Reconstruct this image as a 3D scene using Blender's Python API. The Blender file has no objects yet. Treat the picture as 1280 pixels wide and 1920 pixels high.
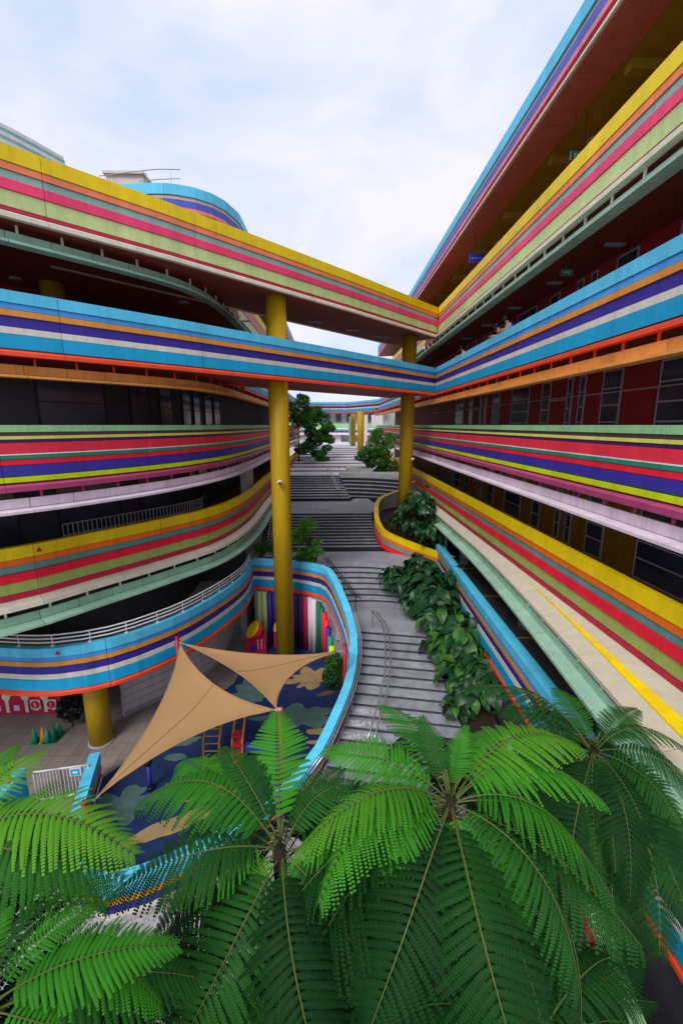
import bpy, bmesh, math, random
from math import sin, cos, tan, atan, atan2, pi, sqrt, radians, hypot
from mathutils import Vector, Matrix, Quaternion
random.seed(7)
SC = bpy.context.scene
COL = SC.collection

# ------------------------------------------------------------------ camera
FPX = 800.0                                   # focal length in pixels of the 1280 px wide photograph
PITCH = atan(163 / FPX)
YAW = atan(20 * cos(PITCH) / FPX)
cd = bpy.data.cameras.new('camera'); cam = bpy.data.objects.new('camera', cd); COL.objects.link(cam)
cd.sensor_fit = 'VERTICAL'; cd.sensor_height = 36; cd.lens = 36 * FPX / 1920
cd.clip_start = .05; cd.clip_end = 2000
cam.rotation_euler = (pi / 2 - PITCH, 0, -YAW); cam.location = (0, 0, 0)
SC.camera = cam

def at(x, y, z):
    """world point of height z seen at photo pixel (x, y); the eye is the origin"""
    r = (x - 640) / FPX; u = -(y - 960) / FPX
    fw = cos(PITCH) + u * sin(PITCH); dz = -sin(PITCH) + u * cos(PITCH)
    d = (fw * sin(YAW) + r * cos(YAW), fw * cos(YAW) - r * sin(YAW), dz)
    t = z / dz
    return Vector((d[0] * t, d[1] * t, z))
def aty(x, y, Y):
    p = at(x, y, -1.0 if y > 797 else 1.0); return p * (Y / p.y)

# ------------------------------------------------------------------ world, sun, exposure
SUN_EL, SUN_AZ = radians(46), radians(206)     # azimuth clockwise from +Y: behind and to the left of the camera
w = bpy.data.worlds.new('World'); SC.world = w; w.use_nodes = True
nt = w.node_tree; nt.nodes.clear()
N = nt.nodes.new; L = nt.links.new
out = N('ShaderNodeOutputWorld'); bg = N('ShaderNodeBackground'); L(bg.outputs[0], out.inputs[0])
sky = N('ShaderNodeTexSky'); sky.sky_type = 'NISHITA'; sky.sun_disc = False
sky.sun_elevation = SUN_EL; sky.sun_rotation = SUN_AZ; sky.air_density = 1.0; sky.dust_density = 1.5
tc = N('ShaderNodeTexCoord'); mp = N('ShaderNodeMapping'); L(tc.outputs['Generated'], mp.inputs[0])
mp.inputs['Scale'].default_value = (1.2, 1.2, 2.6); mp.inputs['Location'].default_value = (.35, .1, .4)
nz = N('ShaderNodeTexNoise'); nz.inputs['Scale'].default_value = 1.9; nz.inputs['Detail'].default_value = 7
nz.inputs['Roughness'].default_value = .52; nz.inputs['Distortion'].default_value = .35
L(mp.outputs[0], nz.inputs['Vector'])
rp = N('ShaderNodeValToRGB'); L(nz.outputs['Fac'], rp.inputs[0])
rp.color_ramp.elements[0].position = .36; rp.color_ramp.elements[0].color = (.86, .86, .86, 1)
rp.color_ramp.elements[1].position = .60; rp.color_ramp.elements[1].color = (1, 1, 1, 1)
cl = N('ShaderNodeValToRGB'); L(nz.outputs['Fac'], cl.inputs[0])      # cloud body: slightly lavender in the thick parts
cl.color_ramp.elements[0].position = .4; cl.color_ramp.elements[0].color = (5.5, 6.55, 8.3, 1)
cl.color_ramp.elements[1].position = .62; cl.color_ramp.elements[1].color = (7.5, 7.3, 8.0, 1)
mx = N('ShaderNodeMix'); mx.data_type = 'RGBA'; L(rp.outputs[0], mx.inputs[0]); L(sky.outputs[0], mx.inputs[6]); L(cl.outputs[0], mx.inputs[7])
L(mx.outputs[2], bg.inputs[0]); bg.inputs['Strength'].default_value = .1
sd = bpy.data.lights.new('sun', 'SUN'); sd.energy = 1.9; sd.angle = radians(25); sd.color = (1, .96, .9)
so = bpy.data.objects.new('sun', sd); COL.objects.link(so)
sdir = Vector((sin(SUN_AZ) * cos(SUN_EL), cos(SUN_AZ) * cos(SUN_EL), sin(SUN_EL)))
so.rotation_euler = sdir.to_track_quat('Z', 'Y').to_euler(); so.location = (0, 0, 40)
SC.view_settings.view_transform = 'Standard'; SC.view_settings.look = 'None'
SC.view_settings.exposure = 0.35; SC.view_settings.gamma = 1; SC.view_settings.use_curve_mapping = False
SC.render.engine = 'CYCLES'
SC.cycles.max_bounces = 6; SC.cycles.diffuse_bounces = 4; SC.cycles.transparent_max_bounces = 8

# ------------------------------------------------------------------ materials
def lin(h):
    h = h.lstrip('#'); c = [int(h[i:i + 2], 16) / 255 for i in (0, 2, 4)]
    return tuple(v / 12.92 if v < .04045 else ((v + .055) / 1.055) ** 2.4 for v in c) + (1,)
def mat(name, col, rough=.6, var=.12, scale=3.0, grime=.18, bump=0.0, bscale=60, metal=0.0, spec=.35, streak=False, rnd=0.04):
    m = bpy.data.materials.new(name); m.use_nodes = True; t = m.node_tree; n = t.nodes; l = t.links
    p = n['Principled BSDF']; c = lin(col) if isinstance(col, str) else tuple(col) + (1,)
    p.inputs['Roughness'].default_value = rough; p.inputs['Metallic'].default_value = metal
    p.inputs['Specular IOR Level'].default_value = spec
    tcn = n.new('ShaderNodeTexCoord'); g = n.new('ShaderNodeMapping'); l.new(tcn.outputs['Object'], g.inputs[0])
    if streak: g.inputs['Scale'].default_value = (1, 1, .25)
    a = n.new('ShaderNodeTexNoise'); a.inputs['Scale'].default_value = scale; a.inputs['Detail'].default_value = 6; l.new(g.outputs[0], a.inputs['Vector'])
    b = n.new('ShaderNodeTexNoise'); b.inputs['Scale'].default_value = scale * 9; b.inputs['Detail'].default_value = 4; l.new(g.outputs[0], b.inputs['Vector'])
    r1 = n.new('ShaderNodeMapRange'); l.new(a.outputs['Fac'], r1.inputs[0])
    r1.inputs[1].default_value = .3; r1.inputs[2].default_value = .7; r1.inputs[3].default_value = 1 - var; r1.inputs[4].default_value = 1 + var * .5
    r2 = n.new('ShaderNodeMapRange'); l.new(b.outputs['Fac'], r2.inputs[0])
    r2.inputs[1].default_value = .55; r2.inputs[2].default_value = .78; r2.inputs[3].default_value = 1; r2.inputs[4].default_value = 1 - grime
    oi = n.new('ShaderNodeObjectInfo'); r3 = n.new('ShaderNodeMapRange'); l.new(oi.outputs['Random'], r3.inputs[0])
    r3.inputs[3].default_value = 1 - rnd; r3.inputs[4].default_value = 1 + rnd
    q = n.new('ShaderNodeMath'); q.operation = 'MULTIPLY'; l.new(r1.outputs[0], q.inputs[0]); l.new(r2.outputs[0], q.inputs[1])
    if streak:
        g2 = n.new('ShaderNodeMapping'); g2.inputs['Scale'].default_value = (2.6, 2.6, .3); l.new(tcn.outputs['Object'], g2.inputs[0])
        st = n.new('ShaderNodeTexNoise'); st.inputs['Scale'].default_value = 1.6; st.inputs['Detail'].default_value = 5; st.inputs['Roughness'].default_value = .65; l.new(g2.outputs[0], st.inputs['Vector'])
        r4 = n.new('ShaderNodeMapRange'); l.new(st.outputs['Fac'], r4.inputs[0]); r4.inputs[1].default_value = .48; r4.inputs[2].default_value = .75; r4.inputs[3].default_value = 1; r4.inputs[4].default_value = .84
        q0 = n.new('ShaderNodeMath'); q0.operation = 'MULTIPLY'; l.new(q.outputs[0], q0.inputs[0]); l.new(r4.outputs[0], q0.inputs[1]); q = q0
    q2 = n.new('ShaderNodeMath'); q2.operation = 'MULTIPLY'; l.new(q.outputs[0], q2.inputs[0]); l.new(r3.outputs[0], q2.inputs[1])
    v = n.new('ShaderNodeVectorMath'); v.operation = 'SCALE'; v.inputs[0].default_value = c[:3]; l.new(q2.outputs[0], v.inputs['Scale'])
    l.new(v.outputs[0], p.inputs['Base Color'])
    if bump:
        bt = n.new('ShaderNodeTexNoise'); bt.inputs['Scale'].default_value = bscale; bt.inputs['Detail'].default_value = 3; l.new(tcn.outputs['Object'], bt.inputs['Vector'])
        bn = n.new('ShaderNodeBump'); bn.inputs['Strength'].default_value = bump; bn.inputs['Distance'].default_value = .02; l.new(bt.outputs['Fac'], bn.inputs['Height']); l.new(bn.outputs[0], p.inputs['Normal'])
    return m
def leafmat(name, c1, c2, rough=.45, trans=.3, nscale=2.0, spec=.35):
    m = bpy.data.materials.new(name); m.use_nodes = True; t = m.node_tree; n = t.nodes; l = t.links
    p = n['Principled BSDF']; p.inputs['Roughness'].default_value = rough; p.inputs['Specular IOR Level'].default_value = spec
    tcn = n.new('ShaderNodeTexCoord'); a = n.new('ShaderNodeTexNoise'); a.inputs['Scale'].default_value = nscale; a.inputs['Detail'].default_value = 5
    l.new(tcn.outputs['Object'], a.inputs['Vector'])
    oi = n.new('ShaderNodeObjectInfo'); ad = n.new('ShaderNodeMath'); ad.operation = 'MULTIPLY_ADD'; ad.inputs[1].default_value = .55; l.new(oi.outputs['Random'], ad.inputs[0])
    mr = n.new('ShaderNodeMapRange'); mr.inputs[1].default_value = .3; mr.inputs[2].default_value = .7; mr.inputs[3].default_value = 0; mr.inputs[4].default_value = .5; l.new(a.outputs['Fac'], mr.inputs[0])
    l.new(mr.outputs[0], ad.inputs[2])
    x = n.new('ShaderNodeMix'); x.data_type = 'RGBA'; x.inputs[6].default_value = tuple(c1) + (1,); x.inputs[7].default_value = tuple(c2) + (1,); l.new(ad.outputs[0], x.inputs[0])
    l.new(x.outputs[2], p.inputs['Base Color'])
    tr = n.new('ShaderNodeBsdfTranslucent'); l.new(x.outputs[2], tr.inputs[0]); ms = n.new('ShaderNodeMixShader'); ms.inputs[0].default_value = trans
    l.new(p.outputs[0], ms.inputs[1]); l.new(tr.outputs[0], ms.inputs[2]); l.new(ms.outputs[0], n['Material Output'].inputs[0])
    return m
P = {}
def paint(k, c, **kw): P[k] = mat('paint_' + k, c, **kw)
for k, c in dict(yellow='E4C600', coral='F5825A', teal='86B0A4', pink='FF3E6C', palegreen='B9C987', cream='D8D2BE',
                 orange='FF6A14', greyteal='5F9088', red='F81838', olive='9DB05A', crimson='C01E44',
                 lightblue='55C0E4', blue='3F93DE', ochre='D08A34', navy='33278E', offwhite='CFC9BC', cyan='0A9CCB', redorange='F04A26',
                 green='8EBE8A', brown='5C4048', lemon='D5D264', purple='4A2F72', scarlet='E23048', white='DDE2E0', darkteal='1F8A6C',
                 hotred='FF2038', violetblue='38309A', darkgreen='0F6A4C', lime='C6DC10', magenta='A8406E',
                 pinkwhite='D9C8D4', mint='93B8A2', orangefin='E39A4C', tan='B5A58A', rose='F47C7C', darkred='B02028', cobalt='4A58B8').items():
    _c = lin(c); paint(k, tuple(min(.92, v * 1.12) for v in _c[:3]), rough=.55, var=.14, rnd=.07, grime=.2, scale=1.7, bump=.06, bscale=90, streak=True)
sill_m = mat('sill_beige', 'C8C0AA', rough=.8, var=.1, grime=.12, bump=.1)
core_m = mat('joint_shadow_concrete', '2A2428', rough=.9)
soffit_red = mat('soffit_dark_red', '94402F', rough=.7, var=.2, scale=1.2)
soffit_rose = mat('soffit_rose', '8E3B3A', rough=.6, var=.12)
soffit_brown = mat('soffit_brown_panel', 'BA6450', rough=.6)
soffit_olive = mat('soffit_olive', '9A7E14', rough=.7, var=.15)
floor_grey = mat('corridor_floor', '6A6468', rough=.7)
wall_dark = mat('wall_dark', '3C3A42', rough=.6)
wall_red = mat('wall_dark_red', 'A02A2C', rough=.6, var=.2)
wall_olive = mat('wall_olive', '9A7018', rough=.6, var=.2)
wall_grey = mat('wall_grey', 'A6A2AC', rough=.8, bump=.1, streak=True)
wall_white = mat('wall_white', 'CFC6C4', rough=.7, streak=True)
frame_m = mat('window_frame_metal', 'B8B8C0', rough=.5, metal=.1)
glass_m = mat('window_glass', '3E4456', rough=.18, spec=.7, var=.5, scale=.8)
col_yellow = mat('column_yellow', 'BC960A', rough=.5, var=.16, grime=.22, scale=1.1, streak=True, bump=.05)
steel = mat('stainless_steel', 'C8C8CC', rough=.28, metal=.9)
dark_steel = mat('dark_steel', '3A3A40', rough=.4, metal=.7)
white_m = mat('white_painted_metal', 'D8D8D8', rough=.5)
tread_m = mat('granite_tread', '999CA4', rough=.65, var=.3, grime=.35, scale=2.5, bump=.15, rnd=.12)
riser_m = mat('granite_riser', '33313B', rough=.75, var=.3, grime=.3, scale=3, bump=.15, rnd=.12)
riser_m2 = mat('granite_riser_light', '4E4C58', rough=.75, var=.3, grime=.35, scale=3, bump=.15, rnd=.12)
nose_m = mat('painted_nosing_shade', '18181C', rough=.9)  # near-black colour paints the shade under each nosing
land_m = mat('landing_granite', '74757F', rough=.6, var=.25, grime=.3, scale=.9, bump=.1)
plaza_m = mat('plaza_pale_granite', 'D6D0D8', rough=.7, var=.2, grime=.2, scale=.6)
conc = mat('pale_concrete', 'A9ABA8', rough=.85, var=.2, grime=.3, bump=.2, streak=True)
soil = mat('soil', '2A1F18', rough=1, bump=.8, bscale=25)
sail_m = mat('sail_cloth', 'A38055', rough=.85, var=.06, grime=.05, bump=.15, bscale=400, scale=.8)
seam_m = mat('sail_seam', '6E5230', rough=.9)
red_post = mat('red_post', 'B01826', rough=.45)
black_m = mat('black_rubber', '101014', rough=.6)
bark = mat('bark', '4A3A2C', rough=.95, var=.4, bump=.8, bscale=30)
trunk_fibre = mat('fibrous_trunk', '2E241A', rough=1, var=.5, bump=1.0, bscale=35)

# pebble ground
def pebble(name, c):
    m = mat(name, c, rough=.9, var=.2, scale=1.0, bump=.4, bscale=60)
    t = m.node_tree; n = t.nodes; l = t.links; p = n['Principled BSDF']
    vo = n.new('ShaderNodeTexVoronoi'); vo.inputs['Scale'].default_value = 22; tcn = n.new('ShaderNodeTexCoord'); l.new(tcn.outputs['Object'], vo.inputs['Vector'])
    rr = n.new('ShaderNodeValToRGB'); l.new(vo.outputs['Color'], rr.inputs[0]); rr.color_ramp.elements[0].color = (.35, .35, .36, 1); rr.color_ramp.elements[1].color = (1, 1, 1, 1)
    src = p.inputs['Base Color'].links[0].from_socket
    x = n.new('ShaderNodeMix'); x.data_type = 'RGBA'; x.blend_type = 'MULTIPLY'; x.inputs[0].default_value = .8; l.new(src, x.inputs[6]); l.new(rr.outputs[0], x.inputs[7]); l.new(x.outputs[2], p.inputs['Base Color'])
    return m
pebble_m = pebble('pebble_wash', 'BDB8BA')
def tiled(name, c, size=.6, dark=.55):
    m = mat(name, c, rough=.7, var=.22, grime=.25, scale=.8, bump=.08)
    t = m.node_tree; n = t.nodes; l = t.links; p = n['Principled BSDF']
    br = n.new('ShaderNodeTexBrick'); tcn = n.new('ShaderNodeTexCoord'); l.new(tcn.outputs['Object'], br.inputs['Vector'])
    br.inputs['Scale'].default_value = 1; br.inputs['Brick Width'].default_value = size; br.inputs['Row Height'].default_value = size; br.offset = 0
    br.inputs['Mortar Size'].default_value = .012; br.inputs['Color1'].default_value = (1, 1, 1, 1); br.inputs['Color2'].default_value = (.86, .86, .88, 1); br.inputs['Mortar'].default_value = (dark, dark, dark, 1)
    src = p.inputs['Base Color'].links[0].from_socket
    x = n.new('ShaderNodeMix'); x.data_type = 'RGBA'; x.blend_type = 'MULTIPLY'; x.inputs[0].default_value = 1; l.new(src, x.inputs[6]); l.new(br.outputs[0], x.inputs[7]); l.new(x.outputs[2], p.inputs['Base Color'])
    return m
paving_m = tiled('courtyard_paving', '968A84')
land_t = tiled('landing_tiles', '9C9EA8', 1.2, .8)
rubber_blue = mat('rubber_blue', '18305E', rough=.9, var=.25, grime=.3, scale=2, bump=.3, bscale=150)
rubber_sand = mat('rubber_sand', 'A0865E', rough=.9, var=.2, bump=.3, bscale=150)
rubber_sage = mat('rubber_sage', '4E6E68', rough=.9, var=.25, bump=.3, bscale=150)
rubber_brown = mat('rubber_brown', '6E5A3C', rough=.9, var=.25, bump=.3, bscale=150)
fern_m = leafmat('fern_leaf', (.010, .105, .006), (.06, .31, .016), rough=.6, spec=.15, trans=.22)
fern_m2 = leafmat('fern_leaf_shaded', (.003, .024, .005), (.010, .065, .008), rough=.6, spec=.12, trans=.12)  # darker copy of fern_leaf; shade under the crowns put into the colour
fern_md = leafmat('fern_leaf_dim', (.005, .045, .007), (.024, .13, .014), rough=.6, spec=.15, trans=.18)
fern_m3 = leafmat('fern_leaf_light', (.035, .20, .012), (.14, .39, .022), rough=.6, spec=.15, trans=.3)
rachis_m = mat('rachis', '56602A', rough=.6)
broad_m = leafmat('broad_leaf', (.006, .034, .014), (.02, .085, .024), rough=.42, trans=.12)
broad_m2 = leafmat('broad_leaf_light', (.02, .09, .015), (.07, .20, .03), rough=.4, trans=.15)
tree_m = leafmat('tree_leaf', (.014, .08, .014), (.09, .30, .035), trans=.25, nscale=1.2)
tree_m2 = leafmat('feathery_leaf', (.03, .14, .012), (.14, .38, .03), trans=.3, nscale=1.0)

# ------------------------------------------------------------------ mesh helpers
class MB:
    def __init__(s): s.v = []; s.f = []; s.mi = []; s.mats = []
    def m(s, m):
        if m not in s.mats: s.mats.append(m)
        return s.mats.index(m)
    def add(s, vs, fs, m=None):
        o = len(s.v); s.v += [tuple(x) for x in vs]; i = s.m(m) if m else 0
        for f in fs: s.f.append([o + k for k in f]); s.mi.append(i)
    def box(s, a, b, m=None):
        (x0, y0, z0), (x1, y1, z1) = a, b
        s.add([(x0, y0, z0), (x1, y0, z0), (x1, y1, z0), (x0, y1, z0), (x0, y0, z1), (x1, y0, z1), (x1, y1, z1), (x0, y1, z1)],
              [(0, 3, 2, 1), (4, 5, 6, 7), (0, 1, 5, 4), (1, 2, 6, 5), (2, 3, 7, 6), (3, 0, 4, 7)], m)
    def obox(s, c, u, hu, hv, z0, z1, m=None):
        u = Vector((u[0], u[1], 0)).normalized(); v = Vector((-u.y, u.x, 0)); c = Vector((c[0], c[1], 0)); q = []
        for z in (z0, z1):
            for a, b in ((-1, -1), (1, -1), (1, 1), (-1, 1)):
                p = c + u * hu * a + v * hv * b; q.append((p.x, p.y, z))
        s.add(q, [(0, 3, 2, 1), (4, 5, 6, 7), (0, 1, 5, 4), (1, 2, 6, 5), (2, 3, 7, 6), (3, 0, 4, 7)], m)
    def tube(s, pts, r, n=8, m=None, caps=True):
        pts = [Vector(p) for p in pts]; k = len(pts); rs = r if isinstance(r, (list, tuple)) else [r] * k
        o = []; up = None
        for i, p in enumerate(pts):
            t = (pts[min(i + 1, k - 1)] - pts[max(i - 1, 0)]).normalized()
            if up is None: up = Vector((0, 0, 1)) if abs(t.z) < .9 else Vector((1, 0, 0))
            a = t.cross(up).normalized(); b = a.cross(t).normalized(); up = b
            for j in range(n):
                q = 2 * pi * j / n; o.append(p + (a * cos(q) + b * sin(q)) * rs[i])
        f = []
        for i in range(k - 1):
            for j in range(n): f.append((i * n + j, i * n + (j + 1) % n, (i + 1) * n + (j + 1) % n, (i + 1) * n + j))
        if caps: f.append(tuple(range(n))[::-1]); f.append(tuple((k - 1) * n + j for j in range(n)))
        s.add(o, f, m)
    def cyl(s, c, z0, z1, r, n=24, m=None, r1=None): s.tube([(c[0], c[1], z0), (c[0], c[1], z1)], [r, r if r1 is None else r1], n, m)
    def ball(s, c, r, m=None, n=10, sc=(1, 1, 1)):
        vs = []; fs = []; h = n // 2
        for i in range(h + 1):
            for j in range(n):
                a = pi * i / h; b = 2 * pi * j / n; vs.append((c[0] + r * sc[0] * sin(a) * cos(b), c[1] + r * sc[1] * sin(a) * sin(b), c[2] + r * sc[2] * cos(a)))
        for i in range(h):
            for j in range(n): fs.append((i * n + j, (i + 1) * n + j, (i + 1) * n + (j + 1) % n, i * n + (j + 1) % n))
        s.add(vs, fs, m)
    def prism(s, poly, z0, z1, m=None):
        n = len(poly); s.add([(x, y, z0) for x, y in poly] + [(x, y, z1) for x, y in poly],
            [tuple(range(n))[::-1], tuple(range(n, 2 * n))] + [(i, (i + 1) % n, n + (i + 1) % n, n + i) for i in range(n)], m)
    def mesh(s, name, m=None, smooth=False):
        me = bpy.data.meshes.new(name); me.from_pydata(s.v, [], s.f)
        ms = s.mats or [m]
        for x in ms: me.materials.append(x)
        if s.mats: me.polygons.foreach_set('material_index', s.mi)
        if smooth: me.polygons.foreach_set('use_smooth', [True] * len(s.f))
        me.update(); return me
    def build(s, name, m=None, parent=None, smooth=False, **props):
        return link(name, s.mesh(name, m, smooth), parent, **props)
def link(name, data, parent=None, loc=None, **props):
    o = bpy.data.objects.new(name, data); COL.objects.link(o)
    if parent is not None: o.parent = parent; o.matrix_parent_inverse = Matrix.Translation(-world_loc(parent)) if parent.type == 'EMPTY' or parent.location.length > 0 else Matrix()
    if loc is not None: o.location = loc
    for k, v in props.items():
        if v: o[k] = v
    return o
def world_loc(o):
    p = o.location.copy()
    return p
def tag(o, label=None, category=None, group=None, kind=None):
    for k, v in (('label', label), ('category', category), ('group', group), ('kind', kind)):
        if v: o[k] = v
    return o
def thing(name, loc, label, cat, group=None):
    return tag(link(name, None, None, loc), label, cat, group)
# children are modelled in world coordinates: link() cancels the thing's own translation

# paths: lists of (x, y, z) --------------------------------------------------
def smooth_path(pts, step=.6):
    pts = [Vector((p[0], p[1], p[2] if len(p) > 2 else 0)) for p in pts]; o = []
    for i in range(len(pts) - 1):
        p0 = pts[max(i - 1, 0)]; p1 = pts[i]; p2 = pts[i + 1]; p3 = pts[min(i + 2, len(pts) - 1)]
        n = max(1, int((p2 - p1).length / step)); n = min(n, 14)
        for k in range(n):
            t = k / n; o.append(.5 * ((2 * p1) + (p2 - p0) * t + (2 * p0 - 5 * p1 + 4 * p2 - p3) * t * t + (3 * p1 - p0 - 3 * p2 + p3) * t ** 3))
    o.append(pts[-1]); return o
def line_path(pts): return [Vector((p[0], p[1], p[2] if len(p) > 2 else 0)) for p in pts]
def plen(path): return sum((Vector(b[:2]) - Vector(a[:2])).length for a, b in zip(path, path[1:]))
def point_at(path, s):
    for a, b in zip(path, path[1:]):
        d = hypot(b.x - a.x, b.y - a.y)
        if s <= d or b is path[-1]:
            return a.lerp(b, max(0, min(1, s / d if d else 0)))
        s -= d
def normals(path, side):
    k = len(path); o = []
    for i in range(k):
        a = path[max(i - 1, 0)]; b = path[i]; c = path[min(i + 1, k - 1)]
        d1 = Vector((b.x - a.x, b.y - a.y)); d2 = Vector((c.x - b.x, c.y - b.y))
        if d1.length < 1e-6: d1 = d2
        if d2.length < 1e-6: d2 = d1
        d1.normalize(); d2.normalize(); t = (d1 + d2)
        t = t.normalized() if t.length > 1e-4 else d1
        nrm = Vector((-t.y, t.x)) * side; q = Vector((-d1.y, d1.x)) * side
        nrm = nrm / max(.5, nrm.dot(q)); o.append(nrm)
    return o
def with_normals(path, side):
    return list(zip(path, normals(path, side)))
def cut(pn, s0, s1):
    o = []; s = 0
    for (a, na), (b, nb) in zip(pn, pn[1:]):
        d = hypot(b.x - a.x, b.y - a.y)
        if s + d > s0 and s < s1:
            t0 = max(0, (s0 - s) / d); t1 = min(1, (s1 - s) / d)
            if not o: o.append((a.lerp(b, t0), na.lerp(nb, t0)))
            o.append((a.lerp(b, t1), na.lerp(nb, t1)))
        s += d
    return o
def sweep(mb, pn, prof, z, m=None):
    n = len(prof); vs = []; fs = []
    for p, q in pn:
        for o, h in prof: vs.append((p.x + q.x * o, p.y + q.y * o, z + p.z + h))
    k = len(pn)
    for i in range(k - 1):
        for j in range(n): fs.append((i * n + j, i * n + (j + 1) % n, (i + 1) * n + (j + 1) % n, (i + 1) * n + j))
    fs.append(tuple(range(n))[::-1]); fs.append(tuple((k - 1) * n + j for j in range(n)))
    mb.add(vs, fs, m)
def offset(path, side, d): return [Vector((p.x + q.x * d, p.y + q.y * d, p.z)) for p, q in zip(path, normals(path, side))]

# stripe recipes, top to bottom: (material, height, how far the band stands proud)
S_YEL_LIT = [('yellow', .40, .05), ('coral', .19, .03), ('teal', .21, .0), ('pink', .27, .045), ('palegreen', .41, .015), ('crimson', .09, .0), ('cream', .18, 'ledge')]  # upper storeys: paler paints carry the stronger light in their colour
S_YEL_SHADED = [('yellow', .36, .05), ('orange', .20, .03), ('greyteal', .22, .0), ('red', .28, .045), ('olive', .34, .015), ('crimson', .19, .0), ('cream', .20, 'ledge')]  # same bands lower down, deeper paints carry the weaker light in their colour
S_BLU = [('lightblue', .32, .05), ('blue', .16, .02), ('ochre', .18, .035), ('navy', .28, .0), ('offwhite', .19, .02), ('cyan', .39, .04), ('redorange', .16, 'ledge')]
S_GRN = [('green', .19, .06), ('brown', .09, .02), ('lemon', .10, .05), ('purple', .08, .01), ('scarlet', .30, .03), ('white', .03, .05), ('darkteal', .11, .045),
         ('hotred', .16, .03), ('violetblue', .29, .045), ('darkgreen', .02, .02), ('lime', .15, .09), ('magenta', .20, 'ledge')]
S_TOP = [('lightblue', .45, .05), ('tan', .16, .0), ('cobalt', .31, .03), ('rose', .16, .045), ('darkred', .20, .0), ('white', .07, .06)]
TH = .17
def parapet(parent, path, side, z, recipe, joints, far_end=None, name='parapet', ledge=.2, double=False, coping=True, th=TH):
    """core mesh (part) with one panel object per colour band and bay (sub-parts)"""
    pn = with_normals(path, side); Ltot = plen(path); H = sum(r[1] for r in recipe)
    mb = MB(); sweep(mb, pn, [(-th + .01, -.02), (-.012, -.02), (-.012, -H + .01), (-th + .01, -H + .01)], z)
    core = mb.build(name, core_m, parent)
    js = [j for j in joints if 0.05 < j < Ltot - .05]; cuts = [0] + js + [Ltot]
    for a, b in zip(cuts, cuts[1:]):
        seg = cut(pn, a + .007, b - .007)
        if len(seg) < 2: continue
        for sgn in ((1, -1) if double else (1,)):
            h = 0
            for i, (k, hh, pr) in enumerate(recipe):
                top, bot = -h, -h - hh; h += hh; g = .007 if hh > .06 else 0
                def pf(lst): return lst if sgn == 1 else [(-th - o, zz) for o, zz in lst]
                if pr == 'ledge': prof = [(-.01, top - .02), (ledge, top - .10), (ledge, bot - .04), (-.01, bot - .04)]
                elif i == 0 and coping and sgn == 1: prof = [(-th - (pr if double else 0), 0), (pr, 0), (pr, bot + g), (-.01, bot + g), (-.01, -.03), (-th - (pr if double else 0), -.03)]
                elif i == 0 and coping: prof = [(-.01, -.034), (pr, -.034), (pr, bot + g), (-.01, bot + g)]
                else: prof = [(-.01, top - g), (pr, top - g), (pr, bot + g), (-.01, bot + g)]
                q = MB(); sweep(q, seg, pf(prof), z); q.build('panel', P[k], core)
    return core
def sunshade(parent, path, side, z, m, s0, s1, step=1.1, w=.38, gap=.2, up=.27, post=None, off=0.0):
    """continuous fin: rail (part) with fin panels and brackets (sub-parts); z = underside of the parapet"""
    pn = with_normals(path, side); mb = MB(); seg = cut(pn, s0, s1)
    sweep(mb, seg, [(off - .05, -gap - .03), (off - .005, -gap - .03), (off - .005, -gap - up - .07), (off - .05, -gap - up - .07)], z)
    rail = mb.build('sunshade', core_m, parent); s = s0
    while s < s1 - .1:
        e = min(s + step, s1); st = 3.3 if s - s0 > 30 else step; e = min(s + st, s1)
        q = MB(); t = -gap
        sweep(q, cut(pn, s + .008, e - .008), [(off, t), (off + .05, t), (off + .03, t - up + .012), (off, t - up + .012)], z)
        sweep(q, cut(pn, s + .008, e - .008), [(off, t - up), (off + w, t - up - .03), (off + w, t - up - .10), (off, t - up - .10)], z)
        q.build('fin_panel', P[m], rail)
        b = point_at([p for p, _ in seg], min(s - s0 + .3, s1 - s0)); i = min(range(len(pn)), key=lambda i: (pn[i][0] - b).length); nn = pn[i][1]
        r = MB(); c = (b.x + nn.x * (off + .015), b.y + nn.y * (off + .015)); r.obox(c, (nn.y, -nn.x), .03, .02, z + b.z - gap - .02, z + b.z + .02); r.build('bracket', P[post or m], rail)
        s = e
    return rail
def slab(parent, poly, z0, z1, m, name='slab'):
    mb = MB(); mb.prism(poly, z0, z1); return mb.build(name, m, parent)

# storeys: tops of the parapets relative to the eye
Z6, Z5, Z4, Z3, Z2, Z1 = 11.0, 7.2, 3.6, 0.0, -3.5, -7.1
FL = -11.9                                   # courtyard level
TERR = -4.75
# ================================================================== RIGHT BUILDING
XR = 6.8
RB = thing('school_building', (XR + 3, 30, FL), 'long straight school wing on the right side, rainbow striped balconies on six storeys', 'building', 'school wings')
YN, YF, YC = 3.4, 64.0, 28.75                 # near end, far end, corner with the footbridges
def jr(ph, step=4.2, last=31, start=YN): return [y - start for y in (ph + step * i for i in range(-2, 9)) if y < last] + [45 - start]
lin_r = lambda ya, yb: line_path([(XR, ya), (XR, yb)])
parapet(RB, lin_r(YN, YF), 1, Z6, S_TOP, jr(12.4))
parapet(RB, lin_r(YN, YC - .25), 1, Z5, S_YEL_LIT, jr(10.3))
parapet(RB, lin_r(YN, YC - .25), 1, Z4, S_BLU, jr(11.5))
parapet(RB, lin_r(YC + 3.6, YF), 1, Z4, S_BLU, [10])
parapet(RB, lin_r(YC + 3.6, YF), 1, Z5, S_YEL_LIT, [10])
parapet(RB, lin_r(YN, YF), 1, Z3, S_GRN, jr(8.6))
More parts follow.
